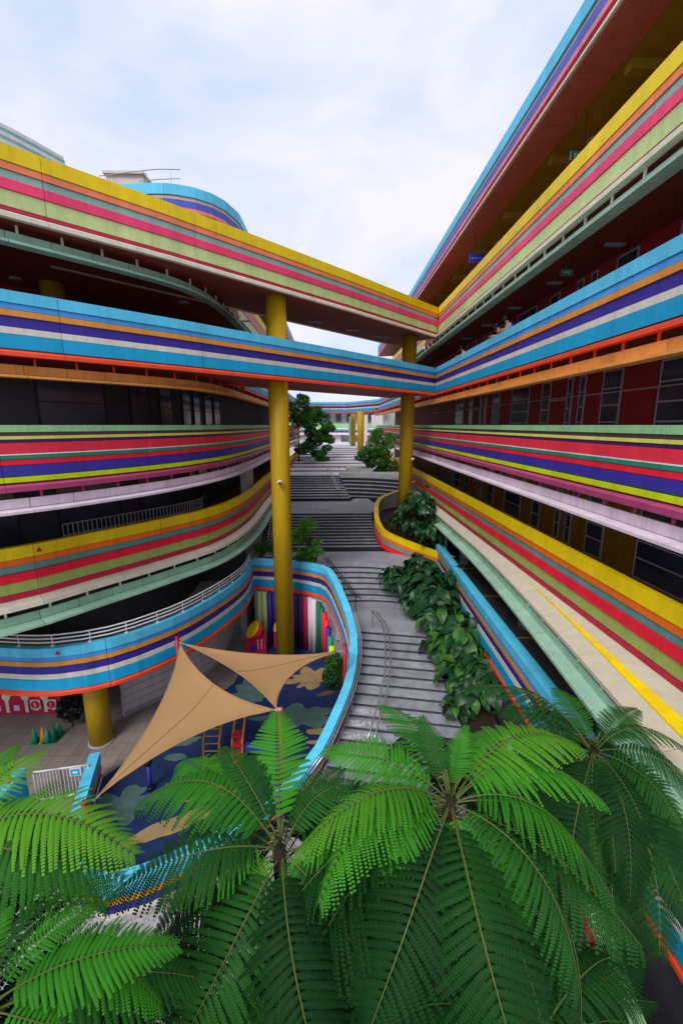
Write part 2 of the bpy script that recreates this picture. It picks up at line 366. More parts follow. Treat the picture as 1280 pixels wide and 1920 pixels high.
# level 2 flares at its foot towards the viewer
pR2 = line_path([(XR, YN), (XR, 33.5)])
parapet(RB, pR2, 1, Z2, S_YEL_SHADED[:-1], jr(10.5, last=30))
parapet(RB, lin_r(33.5, YF), 1, Z2, S_YEL_SHADED[:-1], [12])
def flare(y): return .28 + max(0, (19 - y)) ** 1.5 * .021
fl = MB(); ys = [YN + i * .8 for i in range(39)]
zc = Z2 - 1.60
def strip(mb, f):                               # f(y) -> closed cross section [(x, z)]
    rings = [f(y) for y in ys]; n = len(rings[0]); vs = [(x, y, z) for y, r in zip(ys, rings) for x, z in r]; fs = []
    for i in range(len(ys) - 1):
        for j in range(n): fs.append((i * n + j, i * n + (j + 1) % n, (i + 1) * n + (j + 1) % n, (i + 1) * n + j))
    fs.append(tuple(range(n))[::-1]); fs.append(tuple((len(ys) - 1) * n + j for j in range(n))); mb.add(vs, fs)
strip(fl, lambda y: [(XR + .02, zc - .02), (XR - flare(y) + .05, zc - .31), (XR - flare(y) + .05, zc - .39), (XR + .02, zc - .39)])
flo = fl.build('flared_sill', core_m, RB)
yy0 = YN
for yy1 in (6.1, 10.3, 14.5, 18.7, 22.9, 27.1, 34.0):
    ys = [yy0 + .008 + (yy1 - yy0 - .016) * i / 7 for i in range(8)]; q = MB()
    strip(q, lambda y: [(XR + .02, zc), (XR - flare(y), zc - .30), (XR - flare(y), zc - .40), (XR + .02, zc - .40)]); q.build('sill_panel', sill_m, flo); yy0 = yy1
ys = [YN + i * .5 for i in range(21)]
def yb(y):                                       # yellow swoosh lying on the flared sill, widening towards the near end
    k = max(.01, (12.9 - y) / 9.5); t = .30 + .16 * k ** .7; wd = .02 + .20 * min(1, k * 1.6); F = flare(y)
    a = lambda s, up: (XR + .02 - (F + .02) * s, zc - .30 * s + up)
    return [a(t, .035), a(t + wd, .035), a(t + wd, -.02), a(t, -.02)]
q = MB(); strip(q, yb); q.build('swoosh', P['yellow'], flo)
ys = [YN + i * 1.6 for i in range(20)]
for y0 in [YN + 1.1 * i for i in range(27)]:
    y1 = y0 + 1.09; F0, F1 = flare(y0) + .02, flare(y1) + .02; q = MB(); prof = []
    for y, F in ((y0, F0), (y1, F1)):
        x = XR - F + .1
        prof.append([(x, zc - .50), (x - .03, zc - .50), (x - .03, zc - .72), (x - .42, zc - .74), (x - .42, zc - .82), (x, zc - .82)])
    vs = [(x, y, z) for y, r in ((y0, prof[0]), (y1, prof[1])) for x, z in r]
    q.add(vs, [(j, (j + 1) % 6, 6 + (j + 1) % 6, 6 + j) for j in range(6)] + [(5, 4, 3, 2, 1, 0), (6, 7, 8, 9, 10, 11)]); q.build('fin_panel', P['mint'], flo)
    q = MB(); q.box((XR - F0 + .08, y0 + .3, zc - .5), (XR - F0 + .12, y0 + .34, zc - .4)); q.build('bracket', P['cream'], flo)
for z, m, post, y1 in ((Z5 - 1.75, 'mint', 'cream', 62), (Z4 - 1.68, 'orangefin', 'redorange', 62), (Z3 - 1.72, 'pinkwhite', 'magenta', 62)):
    sunshade(RB, lin_r(YN, YF), 1, z - .03, m, 0, 60, post=post)
sunshade(RB, lin_r(34, YF), 1, Z2 - 1.8, 'mint', 0, 28, post='cream')
# slabs and ceilings
for z, m, nm in ((Z6 - 1.38, soffit_olive, 'roof_slab'), (Z5 - 1.77, soffit_red, 'slab'), (Z4 - 1.70, soffit_red, 'slab'), (Z3 - 1.74, soffit_red, 'slab'), (Z2 - 2.0, soffit_olive, 'slab')):
    slab(RB, [(XR + .01, YN), (XR + 8, YN), (XR + 8, YF), (XR + .01, YF)], z + .02, z + .55, m, nm)
for i in range(14):                                # jointed soffit panels along the roof edge
    y0 = YN + i * 2.1; q = MB(); q.box((XR + .02, y0 + .008, Z6 - 1.40), (XR + 1.15, y0 + 2.09, Z6 - 1.365)); q.build('soffit_panel', soffit_brown, RB)
q = MB(); q.box((XR + .02, YN + 29.4, Z6 - 1.40), (XR + 1.15, YF, Z6 - 1.365)); q.build('soffit_panel', soffit_brown, RB)
for i in range(12):
    q = MB(); q.box((XR + 1.3, 5 + i * 4.2, Z6 - 1.62), (XR + 7, 5.3 + i * 4.2, Z6 - 1.36)); q.build('beam', soffit_olive, RB)
def fac_wall(z0, z1, X, wm, seed, win_end=34):
    q = MB(); q.box((X, YN, z0), (X + .2, YF, z1)); wl = q.build('corridor_wall', wm, RB)
    rr = random.Random(seed); y = YN + .5; k = 0
    q = MB(); q.box((X - .062, YN, z0 + 2.2), (X - .052, 40, z0 + 2.24)); q.build('trim', frame_m, wl)
    pat = [('window', 1.0), ('sheet', .9), ('window', .38), ('sheet', .35), ('window', .38), ('door', 1.2), ('window', .75), ('sheet', 1.1), ('window', 2.0), ('sheet', 1.5)]
    while y < win_end:
        kind, wd = pat[k % len(pat)]; k += 1
        if kind == 'window':
            fr = MB(); t = .045; h0, h1 = z0 + .08, z1 - .12
            for a, b in ((y, y + t), (y + wd - t, y + wd)): fr.box((X - .05, a, h0), (X - .004, b, h1))
            rows = [h0, h0 + .62, h0 + 1.15, h0 + 1.7, h0 + 2.25, h1 - .05]
            rows = [r for r in rows if r < h1 - .3] + [h1 - t]
            for r in rows: fr.box((X - .048, y + t, r), (X - .006, y + wd - t, r + t))
            fo = fr.build('window', frame_m, RB)
            for ra, rb in zip(rows, rows[1:]):
                g = MB(); g.box((X - .03, y + t, ra + t), (X - .012, y + wd - t, rb)); g.build('pane', glass_m, fo)
        elif kind == 'door':
            d = MB(); d.box((X - .04, y + .05, z0 + .01), (X - .004, y + wd - .05, z0 + 2.1)); do = d.build('door', wm, RB)
            g = MB(); g.box((X - .10, y + .14, z0 + .95), (X - .042, y + .17, z0 + 1.12)); g.build('handle', steel, do)
            g = MB(); g.box((X - .05, y, z0 + 2.12), (X - .006, y + wd, z0 + 2.17)); g.build('transom', frame_m, do)
        else:
            d = MB(); d.box((X - .02, y + .03, z0 + .05), (X - .003, y + wd - .03, z1 - .06)); d.build('wall_panel', wm, wl)
        y += wd + .06
fac_wall(Z3 - 1.15, Z4 - 1.68, XR + 2.6, wall_red, 1)
fac_wall(Z2 - 1.2, Z3 - 1.72, XR + 2.6, wall_olive, 2)
fac_wall(Z4 - 1.15, Z5 - 1.75, XR + 2.6, wall_red, 3)
fac_wall(Z5 - 1.2, Z6 - 1.36, XR + 4.5, soffit_olive, 4, 20)
q = MB(); q.box((XR + 5, YN, FL), (XR + 5.2, YF, Z2 - 2)); q.build('inner_wall', wall_dark, RB)
q = MB(); q.box((XR + .01, YN, Z1 - 1.6), (XR + 8, YF, Z1 - 1.2)); q.build('slab', floor_grey, RB)
for i in range(5):
    q = MB(); q.box((XR + .6, 7 + i * 4.2, Z1 - 1.198), (XR + 4.8, 7.12 + i * 4.2, Z1 - 1.19)); q.build('bay_line', P['yellow'], RB)
for i in range(5):
    q = MB(); q.cyl((XR + 1.3, 8 + i * 8.4), FL, Z2 - 2, .3, 14); q.build('pillar', wall_grey, RB, True)
# end wall beside the planter and grey wall ends
q = MB(); q.box((XR - .15, 36, Z1 - 1.2), (XR + .2, YF, Z2 - 2.2)); q.build('foot_wall', wall_grey, RB)
q = MB(); q.box((XR + .0, 24.6, Z1 - 1.3), (XR + .12, 29.5, Z2 - 2.5)); q.build('foot_wall', wall_grey, RB)
q = MB(); q.box((XR + 2.55, 32, Z2 - 1.2), (XR + 2.59, 36, Z3 - 1.8)); q.build('wall_panel', wall_grey, RB)
def lamp(x, y, z, w, l, parent, ang=0):
    q = MB(); q.obox((x, y), (cos(ang), sin(ang)), l / 2, w / 2, z - .06, z - .002)
    o = q.build('ceiling_light', wall_grey, parent)
    g = MB()
    for s in (-1, 1): g.obox((x - sin(ang) * s * w * .22, y + cos(ang) * s * w * .22), (cos(ang), sin(ang)), l / 2 - .05, .02, z - .085, z - .062)
    g.build('tube', wall_grey, o)
for i in range(6): lamp(XR + 2.6, 8.3 + i * 4.2, Z6 - 1.37, .35, 1.0, RB)
for i in range(7): lamp(XR + 1.9, 7 + i * 3.6, Z5 - 1.76, .14, .6, RB)

# ---- low blue wall and level-1 side of the stair bed (right)
BW = thing('side_wall', (6.0, 14, FL), 'low blue striped wall between the broad-leaved plants and the dark undercroft', 'wall', 'blue striped garden walls')
pBW = smooth_path([(5.5, 3.0, 0), (5.72, 6, 0), (5.85, 10, 0), (6.0, 15, 0), (6.15, 19, 0), (6.4, 25, .0)])
parapet(BW, pBW, 1, Z1, S_BLU, [3.2 + 4.2 * i for i in range(6)], th=.34, ledge=.06)
q = MB(); sweep(q, with_normals(pBW, 1), [(-.3, -1.7), (-.02, -1.7), (-.02, FL - Z1), (-.3, FL - Z1)], Z1); q.build('base', wall_dark, BW)
LW = thing('low_wall', (5.2, 6, FL), 'knee-high striped wall with sage coping in the shade at the right foot of the ferns', 'wall')
pLW = smooth_path([(4.55, 3.2, 0), (4.95, 5.2, 0), (5.3, 7.2, 0), (5.45, 9.5, 0), (5.5, 12, 0)])
S_LOW = [('green', .12, .03), ('lemon', .05, .03), ('purple', .08, .01), ('scarlet', .26, .03), ('darkteal', .1, .04), ('hotred', .14, .03), ('violetblue', .3, .04), ('navy', .1, .0)]
parapet(LW, pLW, 1, FL + 2.1, S_LOW, [4, 8], th=.27)
q = MB(); sweep(q, with_normals(pLW, 1), [(-.25, -1.15), (-.02, -1.15), (-.02, -2.1), (-.25, -2.1)], FL + 2.1); q.build('base', wall_grey, LW)

# ================================================================== LEFT BUILDING
LB = thing('school_building', (-12, 28, FL), 'curving school wing on the left side, striped balconies bulging towards the stairs', 'building', 'school wings')
pL3 = smooth_path([(-17, 5.8), (-12, 8.8), (-8.75, 11.4), (-7.1, 13.5), (-5.85, 15.9), (-5.0, 18.9), (-4.66, 22.5), (-4.6, 28), (-4.6, 38), (-4.6, 64)])
pL2 = smooth_path([(-17, 7.4), (-12.6, 9.8), (-9.5, 12.0), (-8.06, 13.8), (-6.42, 16.1), (-5.05, 18.6), (-4.45, 22.7), (-4.5, 29), (-4.5, 38), (-4.5, 64)])
pL1 = smooth_path([(-19, 14.5), (-14, 13.6), (-10.9, 13.05), (-9.0, 12.95), (-7.5, 13.5), (-6.4, 14.55), (-5.6, 15.7), (-4.75, 17.7), (-4.25, 19.6), (-4.2, 20.9), (-4.27, 22.2)])
pLU = smooth_path([(-17, 6.2), (-12, 10.4), (-9.3, 12.9), (-6.1, 16.4), (-5.2, 18.3), (-4.9, 20.6), (-4.85, 25), (-4.85, 33), (-4.85, 64)])
def jl(path, x0): # joints 4.2 m apart, one at the place nearest to x0
    s, best, n = 0, 0, int(plen(path) * 10)
    for i in range(n):
        if point_at(path, i / 10).x < x0 and point_at(path, i / 10).y < 25: best = i / 10
    js = []; s = best
    while s > 0: js.append(s); s -= 4.2
    s = best + 4.2
    while s < 38: js.append(s); s += 4.2
    return sorted(js)
parapet(LB, pL3, -1, Z3, S_GRN, jl(pL3, -8.65))
parapet(LB, pL2, -1, Z2, S_YEL_SHADED, jl(pL2, -8.9), ledge=.34)
parapet(LB, pL1, -1, Z1, S_BLU, jl(pL1, -7.6), ledge=.06)
def upto(path, ymax):
    n = int(plen(path) * 5)
    for i in range(n):
        if point_at(path, i / 5).y > ymax: return i / 5
    return plen(path)
sunshade(LB, pL3, -1, Z3 - 1.76, 'pinkwhite', 4, upto(pL3, 60), post='magenta')
sunshade(LB, pL2, -1, Z2 - 1.84, 'mint', 4, upto(pL2, 60), post='cream', off=.1, w=.45)
sunshade(LB, pLU, -1, Z5 - 1.78, 'mint', 3, upto(pLU, 60), post='cream', off=.05)
sunshade(LB, pLU, -1, Z4 - 1.71, 'orangefin', 3, upto(pLU, 60), post='redorange', off=.05)
def first_after(path, y): return [p for p in path if p.y > y]
pLfar4 = line_path([(-4.85, 24.2), (-4.85, 64)])
parapet(LB, pLfar4, -1, Z4, S_BLU, [8, 16]); parapet(LB, pLfar4, -1, Z5, S_YEL_LIT, [8, 16])
pL6 = smooth_path([(-26, 24.5), (-16, 23.6), (-9.1, 22.75), (-7.15, 22.75), (-5.75, 23.5), (-5.0, 25.0), (-4.8, 27.5), (-4.8, 40), (-4.8, 64)])
parapet(LB, pL6, -1, Z6, S_TOP, [10, 14.2, 18.4, 22.6])
def poly_of(path, xl=-24):
    p = [(v.x, v.y) for v in path]; return p + [(xl, p[-1][1]), (xl, p[0][1])]
slab(LB, poly_of(pL6, -26), Z6 - 1.4, Z6 - .9, soffit_olive, 'roof_slab')
slab(LB, poly_of(offset(pLU, -1, -.01)), Z5 - 1.73, Z5 - 1.2, soffit_red)
slab(LB, poly_of(offset(pLU, -1, -.01)), Z4 - 1.66, Z4 - 1.15, soffit_red)
slab(LB, poly_of(offset(pL3, -1, -.01)), Z3 - 1.72, Z3 - 1.15, soffit_red)
slab(LB, poly_of(offset(pL2, -1, -.01)), Z2 - 1.80, Z2 - 1.15, soffit_olive)
slab(LB, poly_of(offset(pL1, -1, -.01)), Z1 - 1.66, Z1 - 1.15, wall_white)
def left_wall(path, z0, z1, d, wm, seed, s_end, wins=True):
    pw = offset(path, -1, -d); pn = with_normals(pw, -1)
    q = MB(); sweep(q, pn, [(-.2, 0), (0, 0), (0, z1 - z0), (-.2, z1 - z0)], z0); wl = q.build('corridor_wall', wm, LB)
    s = 1.0; rr = random.Random(seed); T = plen(pw)
    while s < min(s_end, T - 3) and wins:
        wd = rr.choice((1.2, 1.6, 2.4)); seg = cut(pn, s, s + wd); h = z1 - z0
        fr = MB()
        for a, b in ((s, s + .05), (s + wd - .05, s + wd)): sweep(fr, cut(pn, a, b), [(.005, .1), (.06, .1), (.06, h - .15), (.005, h - .15)], z0)
        for r in (.1, .9, 1.9, h - .2): sweep(fr, cut(pn, s + .05, s + wd - .05), [(.007, r), (.055, r), (.055, r + .045), (.007, r + .045)], z0)
        fo = fr.build('window', dark_steel, LB)
        for ra, rb in ((.145, .9), (.945, 1.9), (1.945, h - .2)):
            g = MB(); sweep(g, cut(pn, s + .05, s + wd - .05), [(.012, ra), (.03, ra), (.03, rb), (.012, rb)], z0); g.build('pane', glass_m, fo)
        s += wd + rr.choice((.4, .8, 1.2))
left_wall(pL3, Z3 - 1.15, Z4 - 1.67, 2.8, wall_dark, 5, 26)
left_wall(pL2, Z2 - 1.15, Z3 - 1.73, 2.8, wall_dark, 6, 26)
left_wall(pLU, Z4 - 1.15, Z5 - 1.74, 6.5, wall_red, 8, 12, False)
left_wall(pL1, Z1 - 1.15, Z2 - 1.81, 2.8, wall_dark, 9, 15, False)
# security grille behind the level-2 balcony
q = MB(); pg = with_normals(offset(pL2, -1, -1.2), -1); s0g, s1g = upto(pL2, 13.2), upto(pL2, 18.5)
s = s0g
while s < s1g: sweep(q, cut(pg, s, s + .02), [(0, 0), (.02, 0), (.02, 1.1), (0, 1.1)], Z2 - .9); s += .16
for h in (0, .35, .7, 1.08): sweep(q, cut(pg, s0g, s1g), [(.022, h), (.04, h), (.04, h + .02), (.022, h + .02)], Z2 - .9)
q.build('grille', frame_m, LB)
for dx, dy in ((-.85, -.62), (.75, .85)):                   # grey pilasters either side of the dim column on level 3
    p = aty(120, 760, 15.9); q = MB(); q.obox((p.x + dx, 16.0 + dy), (1, 1.2), .28, .12, Z3 - 1.15, Z4 - 1.69); q.build('pilaster', wall_grey, LB)
# white wall piece in the level 2 corridor, ground-floor walls
q = MB(); q.box((-7.6, 22.0, Z1 - 1.15), (-4.6, 22.3, Z2 - 1.8)); q.build('inner_wall', wall_dark, LB)
q = MB(); q.box((-5.1, 22.35, FL), (-4.75, 64, Z2 - 1.82)); q.build('foot_wall', wall_grey, LB)
q = MB(); q.box((-5.3, 25, Z2 - 1.1), (-4.9, 27, Z3 - 1.75)); q.build('wall_panel', wall_white, LB)
GW = [(-19, 16.6), (-11.2, 16.6), (-11.2, 19.5), (-8.2, 19.5)]
q = MB(); sweep(q, with_normals(line_path(GW), -1), [(-.2, 0), (0, 0), (0, Z1 - 1.66 - FL), (-.2, Z1 - 1.66 - FL)], FL); q.build('ground_wall', wall_white, LB)
pGW2 = smooth_path([(-8.2, 19.5), (-7.9, 16.8), (-7.2, 17.4), (-6.5, 19.2), (-6.3, 22.6)])
shut = [( -8.6, 15.9), (-6.0, 19.0), (-5.6, 22.6)]
pSh = smooth_path(shut); q = MB(); sweep(q, with_normals(pSh, -1), [(-.2, 0), (0, 0), (0, Z1 - 1.7 - FL), (-.2, Z1 - 1.7 - FL)], FL); sh = q.build('ground_wall', wall_grey, LB)
for k in range(8):
    q = MB(); sweep(q, with_normals(pSh, -1), [(.0, .25 + k * .34), (.02, .25 + k * .34), (.02, .55 + k * .34), (.0, .55 + k * .34)], FL); q.build('cladding_board', wall_white, sh)
# rooftop: louvre screen on the left, railing and plant room behind the bridge
q = MB(); pt = smooth_path([(-24, 15.6), (-18, 17.2), (-15.6, 18.8), (-13.6, 20.6), (-12.2, 23.2)])
RS = thing('roof_screen', (-15, 18, Z6), 'pale horizontal louvre screen curving up behind the yellow bridge, far left', 'screen')
for k in range(9):
    s_ = MB(); sweep(s_, with_normals(pt, -1), [(0 - k * .05, .02 + k * .17), (.06 - k * .05, -.03 + k * .17), (.06 - k * .05, .12 + k * .17), (0 - k * .05, .15 + k * .17)], Z6 - .1); s_.build('slat', P['teal'] if k % 2 else white_m, RS)
for s in (2, 5, 8, 11):
    p = point_at(pt, s); q = MB(); q.cyl((p.x - .1, p.y + .2), Z6 - .9, Z6 + 2.1, .05, 8); q.build('post', white_m, RS)
q = MB(); q.box((-11.6, 25.5, Z6 - .9), (-9.7, 28, Z6 + 1.75)); q.box((-11.7, 25.35, Z6 + 1.75), (-9.6, 28.1, Z6 + 1.87))
PRm = tag(q.build('plant_room', wall_white), 'small pale rooftop plant room showing above the yellow bridge', 'plant room')
RR = thing('roof_railing', (-8, 23.4, Z6), 'thin curved steel railing on the roof beside the round blue parapet', 'railing')
for z, pts_ in ((Z6 + 1.2, ((186, 330), (250, 322), (300, 317), (338, 318))), (Z6 + .75, ((262, 340), (300, 336), (338, 335)))):
    q = MB(); q.tube(smooth_path([at(x, y, z) for x, y in pts_], .5), .02, 6); q.build('rail', steel, RR)
for x, y in ((196, 329), (275, 319), (320, 317)):
    p = at(x, y, Z6 + 1.2); q = MB(); q.cyl((p.x, p.y), Z6 - .9, Z6 + 1.2, .012, 6); q.build('post', steel, RR)
# white railing on the level-1 parapet
RL = thing('balcony_railing', (-8, 13.5, Z1), 'white three-bar railing on top of the lowest blue balcony at left', 'railing')
pr1 = offset(pL1, -1, -.1)
for h in (.14, .27, .40):
    q = MB(); q.tube([(p.x, p.y, Z1 + h) for p in pr1], .028, 8); q.build('rail', white_m, RL, True)
s = 1.2
while s < plen(pr1):
    p = point_at(pr1, s); q = MB(); q.cyl((p.x, p.y), Z1 + .003, Z1 + .42, .018, 8); q.cyl((p.x, p.y), Z1 + .003, Z1 + .035, .07, 10); q.build('post', white_m, RL, True); s += 1.1
for i, (x, y) in enumerate(((30, 522), (190, 484), (345, 566), (462, 600))):
    p = at(x, y, Z5 - 1.74); q = MB(); q.cyl((p.x, p.y), Z5 - 1.80, Z5 - 1.735, .22, 16); o = q.build('ceiling_light', wall_grey, LB)

# ================================================================== FOOTBRIDGES
a0, a1 = Vector((-15.5, 6.1)), Vector((XR, 28.75)); dv = (a1 - a0).normalized(); nv = Vector((dv.y, -dv.x))
pB = smooth_path([(-15.5, 6.3), (-8.85, 12.75), (-5.38, 15.95), (-2.23, 19.15), (.95, 22.4), (XR, 28.68)], 3)
def bridge(z, recipe, depth, m, label, sills):
    B = thing('footbridge', ((a0 + a1) / 2).to_3d() + Vector((0, 0, z - 1.2)), label, 'footbridge', 'diagonal footbridges')
    LT = plen(pB); js = []; s = LT - 3.3
    while s > 0: js.append(s); s -= 4.45
    parapet(B, pB, -1, z, recipe, sorted(js), ledge=.16)
    back = offset(line_path([(-7.2, 14.15), (XR, 28.68)]), -1, -3.4)
    parapet(B, [p for p in back], 1, z, recipe, [5, 10])
    poly = [(p.x, p.y) for p in offset(pB, -1, -.01)] + [(back[-1].x, back[-1].y), (back[0].x, back[0].y), (-17.5, 8.2)]
    slab(B, poly, z - depth - .03, z - 1.15, m, 'deck')
    return B
B5 = bridge(Z5, S_YEL_LIT, 1.74, soffit_red, 'upper diagonal footbridge with yellow, coral and pink stripes against the sky', 0)
B4 = bridge(Z4, S_BLU, 1.66, soffit_rose, 'lower diagonal footbridge with light blue, navy and cyan stripes and rose underside', 0)
for x, y in ((592, 603), (661, 618), (716, 631)):
    p = at(x, y, Z5 - 1.77); lamp(p.x, p.y, Z5 - 1.77, .22, .8, B5, radians(10))
# panel covering the inner corner
# ================================================================== COLUMNS
def column(x, y, z0, z1, r, label, n=32):
    c = thing('column', (x, y, z0), label, 'column', 'yellow columns')
    q = MB(); q.cyl((x, y), z0 + .06, z1, r, n); q.build('shaft', col_yellow, c, True)
    q = MB(); q.cyl((x, y), z0 - .02, z0 + .06, r + .045, n); q.build('base', conc, c, True)
    return c
column(-2.36, 20.0, FL, Z5 - 1.77, .45, 'tallest yellow column, rising from the playground through the blue bridge')
column(5.02, 28.6, -6.5, Z5 - 1.77, .46, 'yellow column standing in the yellow planter right of the stairs')
column(-8.86, 14.55, FL, Z1 - 1.66, .41, 'short thick yellow column under the lowest balcony at left')
_c1 = aty(97, 525, 18.5); column(_c1.x, 18.5, Z4 - 1.15, Z5 - 1.74, .42, 'yellow column stub in the shade between the two footbridge levels at left')
_c2 = aty(120, 760, 15.9); column(_c2.x, 15.9, Z3 - 1.15, Z4 - 1.67, .42, 'dim yellow column behind the green-topped balcony at left')
_c3 = aty(142, 970, 17.1); column(_c3.x, 17.1, Z2 - 1.15, Z3 - 1.73, .42, 'dim yellow column behind the yellow balcony at left')
column(4.5, 65.5, -3.8, Z4 - 1.6, .5, 'far yellow column, the thicker of the two at the end of the plaza')
column(3.9, 76, -3.8, Z4 - 1.6, .45, 'far slim yellow column left of its thicker neighbour at the plaza end')
def cctv(x, y, z, dirv, label):
    c = thing('security_camera', (x, y, z), label, 'camera', 'security cameras')
    d = Vector(dirv).normalized()
    q = MB(); q.tube([Vector((x, y, z)) + d * .0, Vector((x, y, z)) + d * .12], .03, 8); q.build('mount', white_m, c)
    q = MB(); q.ball(Vector((x, y, z)) + d * .2, .13, n=12, sc=(1, 1, .8)); q.build('housing', white_m, c, True)
    q = MB(); q.tube([Vector((x, y, z - .02)) + d * .28, Vector((x, y, z - .02)) + d * .345], .055, 10); q.build('lens', black_m, c)
cctv(-2.36 + .02, 20 - .43, -2.55, (.05, -1, 0), 'small white dome camera on the tallest yellow column')
cctv(5.02 - .44, 28.5, -2.2, (-1, -.3, 0), 'white camera on the left side of the planter column')
cctv(5.02 + .25, 28.2, -2.2, (.55, -1, 0), 'white camera on the right side of the planter column')

# ================================================================== GROUND AND STAIRS
def struct(mb, name, m, parent=None): return tag(mb.build(name, m, parent), kind='structure')
q = MB(); q.prism([(-400, -400), (400, -400), (400, 600), (-400, 600)], FL - 1.0, FL - .3); struct(q, 'ground', pebble_m)
q = MB(); q.prism([(-30, -8), (20, -8), (20, 62), (-30, 62)], FL - .29, FL - .012); struct(q, 'pebble_path', pebble_m)
q = MB(); q.prism([(-24, 11.2), (-7.2, 11.2), (-4.5, 14.2), (-2.8, 19.5), (-2.8, 24), (-24, 24)], FL - .011, FL - .004); struct(q, 'courtyard_paving', paving_m)
for i in range(9):
    for j in range(5):
        x0 = -16.5 + i * 1.2; y0 = 11.35 + j * 1.2
        if x0 > -8.2 and y0 < 13: continue
        q = MB(); q.box((x0 + .008, y0 + .008, FL - .02), (x0 + 1.192, y0 + 1.192, FL + .002)); o = q.build('paving_slab', paving_m); o['kind'] = 'structure'
        o['_p'] = 1
pv = [o for o in COL.objects if o.get('_p')]; base_pav = [o for o in COL.objects if o.name.startswith('courtyard_paving')][0]
for o in pv: o.parent = base_pav; del o['_p']; del o['kind']
# wall that rings the playground; its top follows the stairs down
W_PIX = [(600, 1062, Z1), (617, 1075, Z1 - .05), (634, 1110, -7.55), (649, 1150, -8.1), (658, 1190, -8.75), (658, 1225, -9.2), (647, 1280, -9.6), (622, 1340, -10.05), (592, 1400, -10.45), (556, 1447, -10.75), (500, 1500, -10.85), (430, 1550, -10.85), (340, 1592, -10.85), (270, 1622, -10.85), (205, 1640, -10.85), (160, 1625, -10.85), (142, 1580, -10.85), (155, 1510, -10.85), (185, 1410, -10.85)]
WW = [at(*p) for p in W_PIX]
pW = smooth_path([(-4.27, 22.2, 0), (-3.0, 21.95, 0), (-1.8, 21.6, 0)] + [(p.x, p.y, p.z - Z1) for p in WW], .5)
PWALL = thing('playground_wall', (0, 15, FL), 'curving light blue wall ringing the playground and following the stairs down', 'wall', 'blue striped garden walls')
parapet(PWALL, pW, -1, Z1, S_BLU, [3.9, 7.6, 11.4, 15.2, 19, 22.8, 26.6], double=True, th=.22, ledge=.05)
# grey wall below its stripes
q = MB(); seg = with_normals(pW, -1); vs = []; fs = []
for p, n_ in seg:
    zb = max(FL, Z1 + p.z - 1.74)
    for o, z in ((-.19, zb), (-.03, zb), (-.03, FL - .005), (-.19, FL - .005)): vs.append((p.x + n_.x * o, p.y + n_.y * o, z))
for i in range(len(seg) - 1):
    for j in range(4): fs.append((i * 4 + j, i * 4 + (j + 1) % 4, i * 4 + 4 + (j + 1) % 4, i * 4 + 4 + j))
q.add(vs, fs); q.build('base', wall_grey, PWALL)
# coloured half-round poles on its inner face
pcols = ['palegreen', 'palegreen', 'navy', 'navy', 'palegreen', 'olive', 'navy', 'purple', 'purple', 'crimson', 'pinkwhite', 'pinkwhite', 'darkgreen', 'darkgreen', 'red', 'red', 'navy', 'darkteal', 'lime']
ss = .35
for i, c in enumerate(pcols):
    p = point_at(pW, ss); k = min(range(len(pW)), key=lambda j: (pW[j] - p).length); nn = seg[k][1]
    zt = min(Z1 - 1.78, Z1 - 1.78 + p.z) - max(0, i - 10) ** 1.6 * .055
    q = MB(); q.cyl((p.x + nn.x * .12, p.y + nn.y * .12), FL, zt, .14, 12); q.build('pole', P[c], PWALL, True)
    ss += .30
# playground floor: interior of the ring
poly = [(p.x, p.y) for p in pW if True]; poly = [(-6.2, 15.4), (-4.6, 18.2), (-4.3, 22.1)] + poly[1:]
q = MB(); q.prism(poly, FL - .02, FL + .006); PG = struct(q, 'playground_floor', rubber_blue)
def splat(x, y, r, m, sx=1, sy=1, n=60, rot=0, sharp=.35, seed=0, lay=0):
    rr = random.Random(seed); a = rr.uniform(0, 6); b = rr.uniform(0, 6); pts = []
    for i in range(n):
        t = 2 * pi * i / n; k = 1 + sharp * .6 * sin(5 * t + a) + sharp * .5 * sin(9 * t + b) + sharp * .25 * sin(14 * t + a * 2)
        u, v = r * sx * k * cos(t), r * sy * k * sin(t); pts.append((x + u * cos(rot) - v * sin(rot), y + u * sin(rot) + v * cos(rot)))
    q = MB(); q.prism(pts, FL + .007, FL + .011 + lay * .004); q.build('rubber_patch', m, PG)
def sp(px, py, r, m, **k): p = at(px, py, FL); splat(p.x, p.y, r, m, **k)
for k_, (x_, y_, r_, m_, sx_, sy_, ro_, sh_) in enumerate([
    (590, 1270, .95, rubber_sand, 1.3, .8, .3, .35), (612, 1300, .3, rubber_brown, 1.5, .5, .4, .15), (560, 1345, 1.0, rubber_sage, 1.6, .7, .1, .3), (600, 1372, .35, rubber_sand, 1.6, .5, 0, .1),
    (590, 1392, .2, rubber_sand, 1.7, .5, 0, .05), (470, 1300, .9, rubber_sage, .9, 1.0, .2, .35), (560, 1205, .9, rubber_sage, 1.5, .5, 0, .25), (230, 1510, .8, rubber_sage, 1.1, .8, .3, .35),
    (340, 1390, .45, rubber_sage, 1.5, .6, .2, .15), (330, 1420, .3, rubber_sage, 1.3, .6, 0, .1), (330, 1545, .8, rubber_sand, 1.8, .35, .45, .12), (420, 1480, .7, rubber_sand, 1.4, .6, .3, .3), (500, 1430, .6, rubber_sage, 1, .7, 0, .3), (640, 1245, .3, rubber_sage, 1, 1, 0, .2)]):
    sp(x_, y_, r_, m_, sx=sx_, sy=sy_, rot=ro_, sharp=sh_, seed=k_, lay=k_ % 4)
q = MB(); q.prism([(.3, -6), (5.0, -6), (5.0, 9.3), (2.6, 10.2), (.6, 9.4), (.1, 4)], FL - .02, FL + .05); struct(q, 'planting_bed', soil)
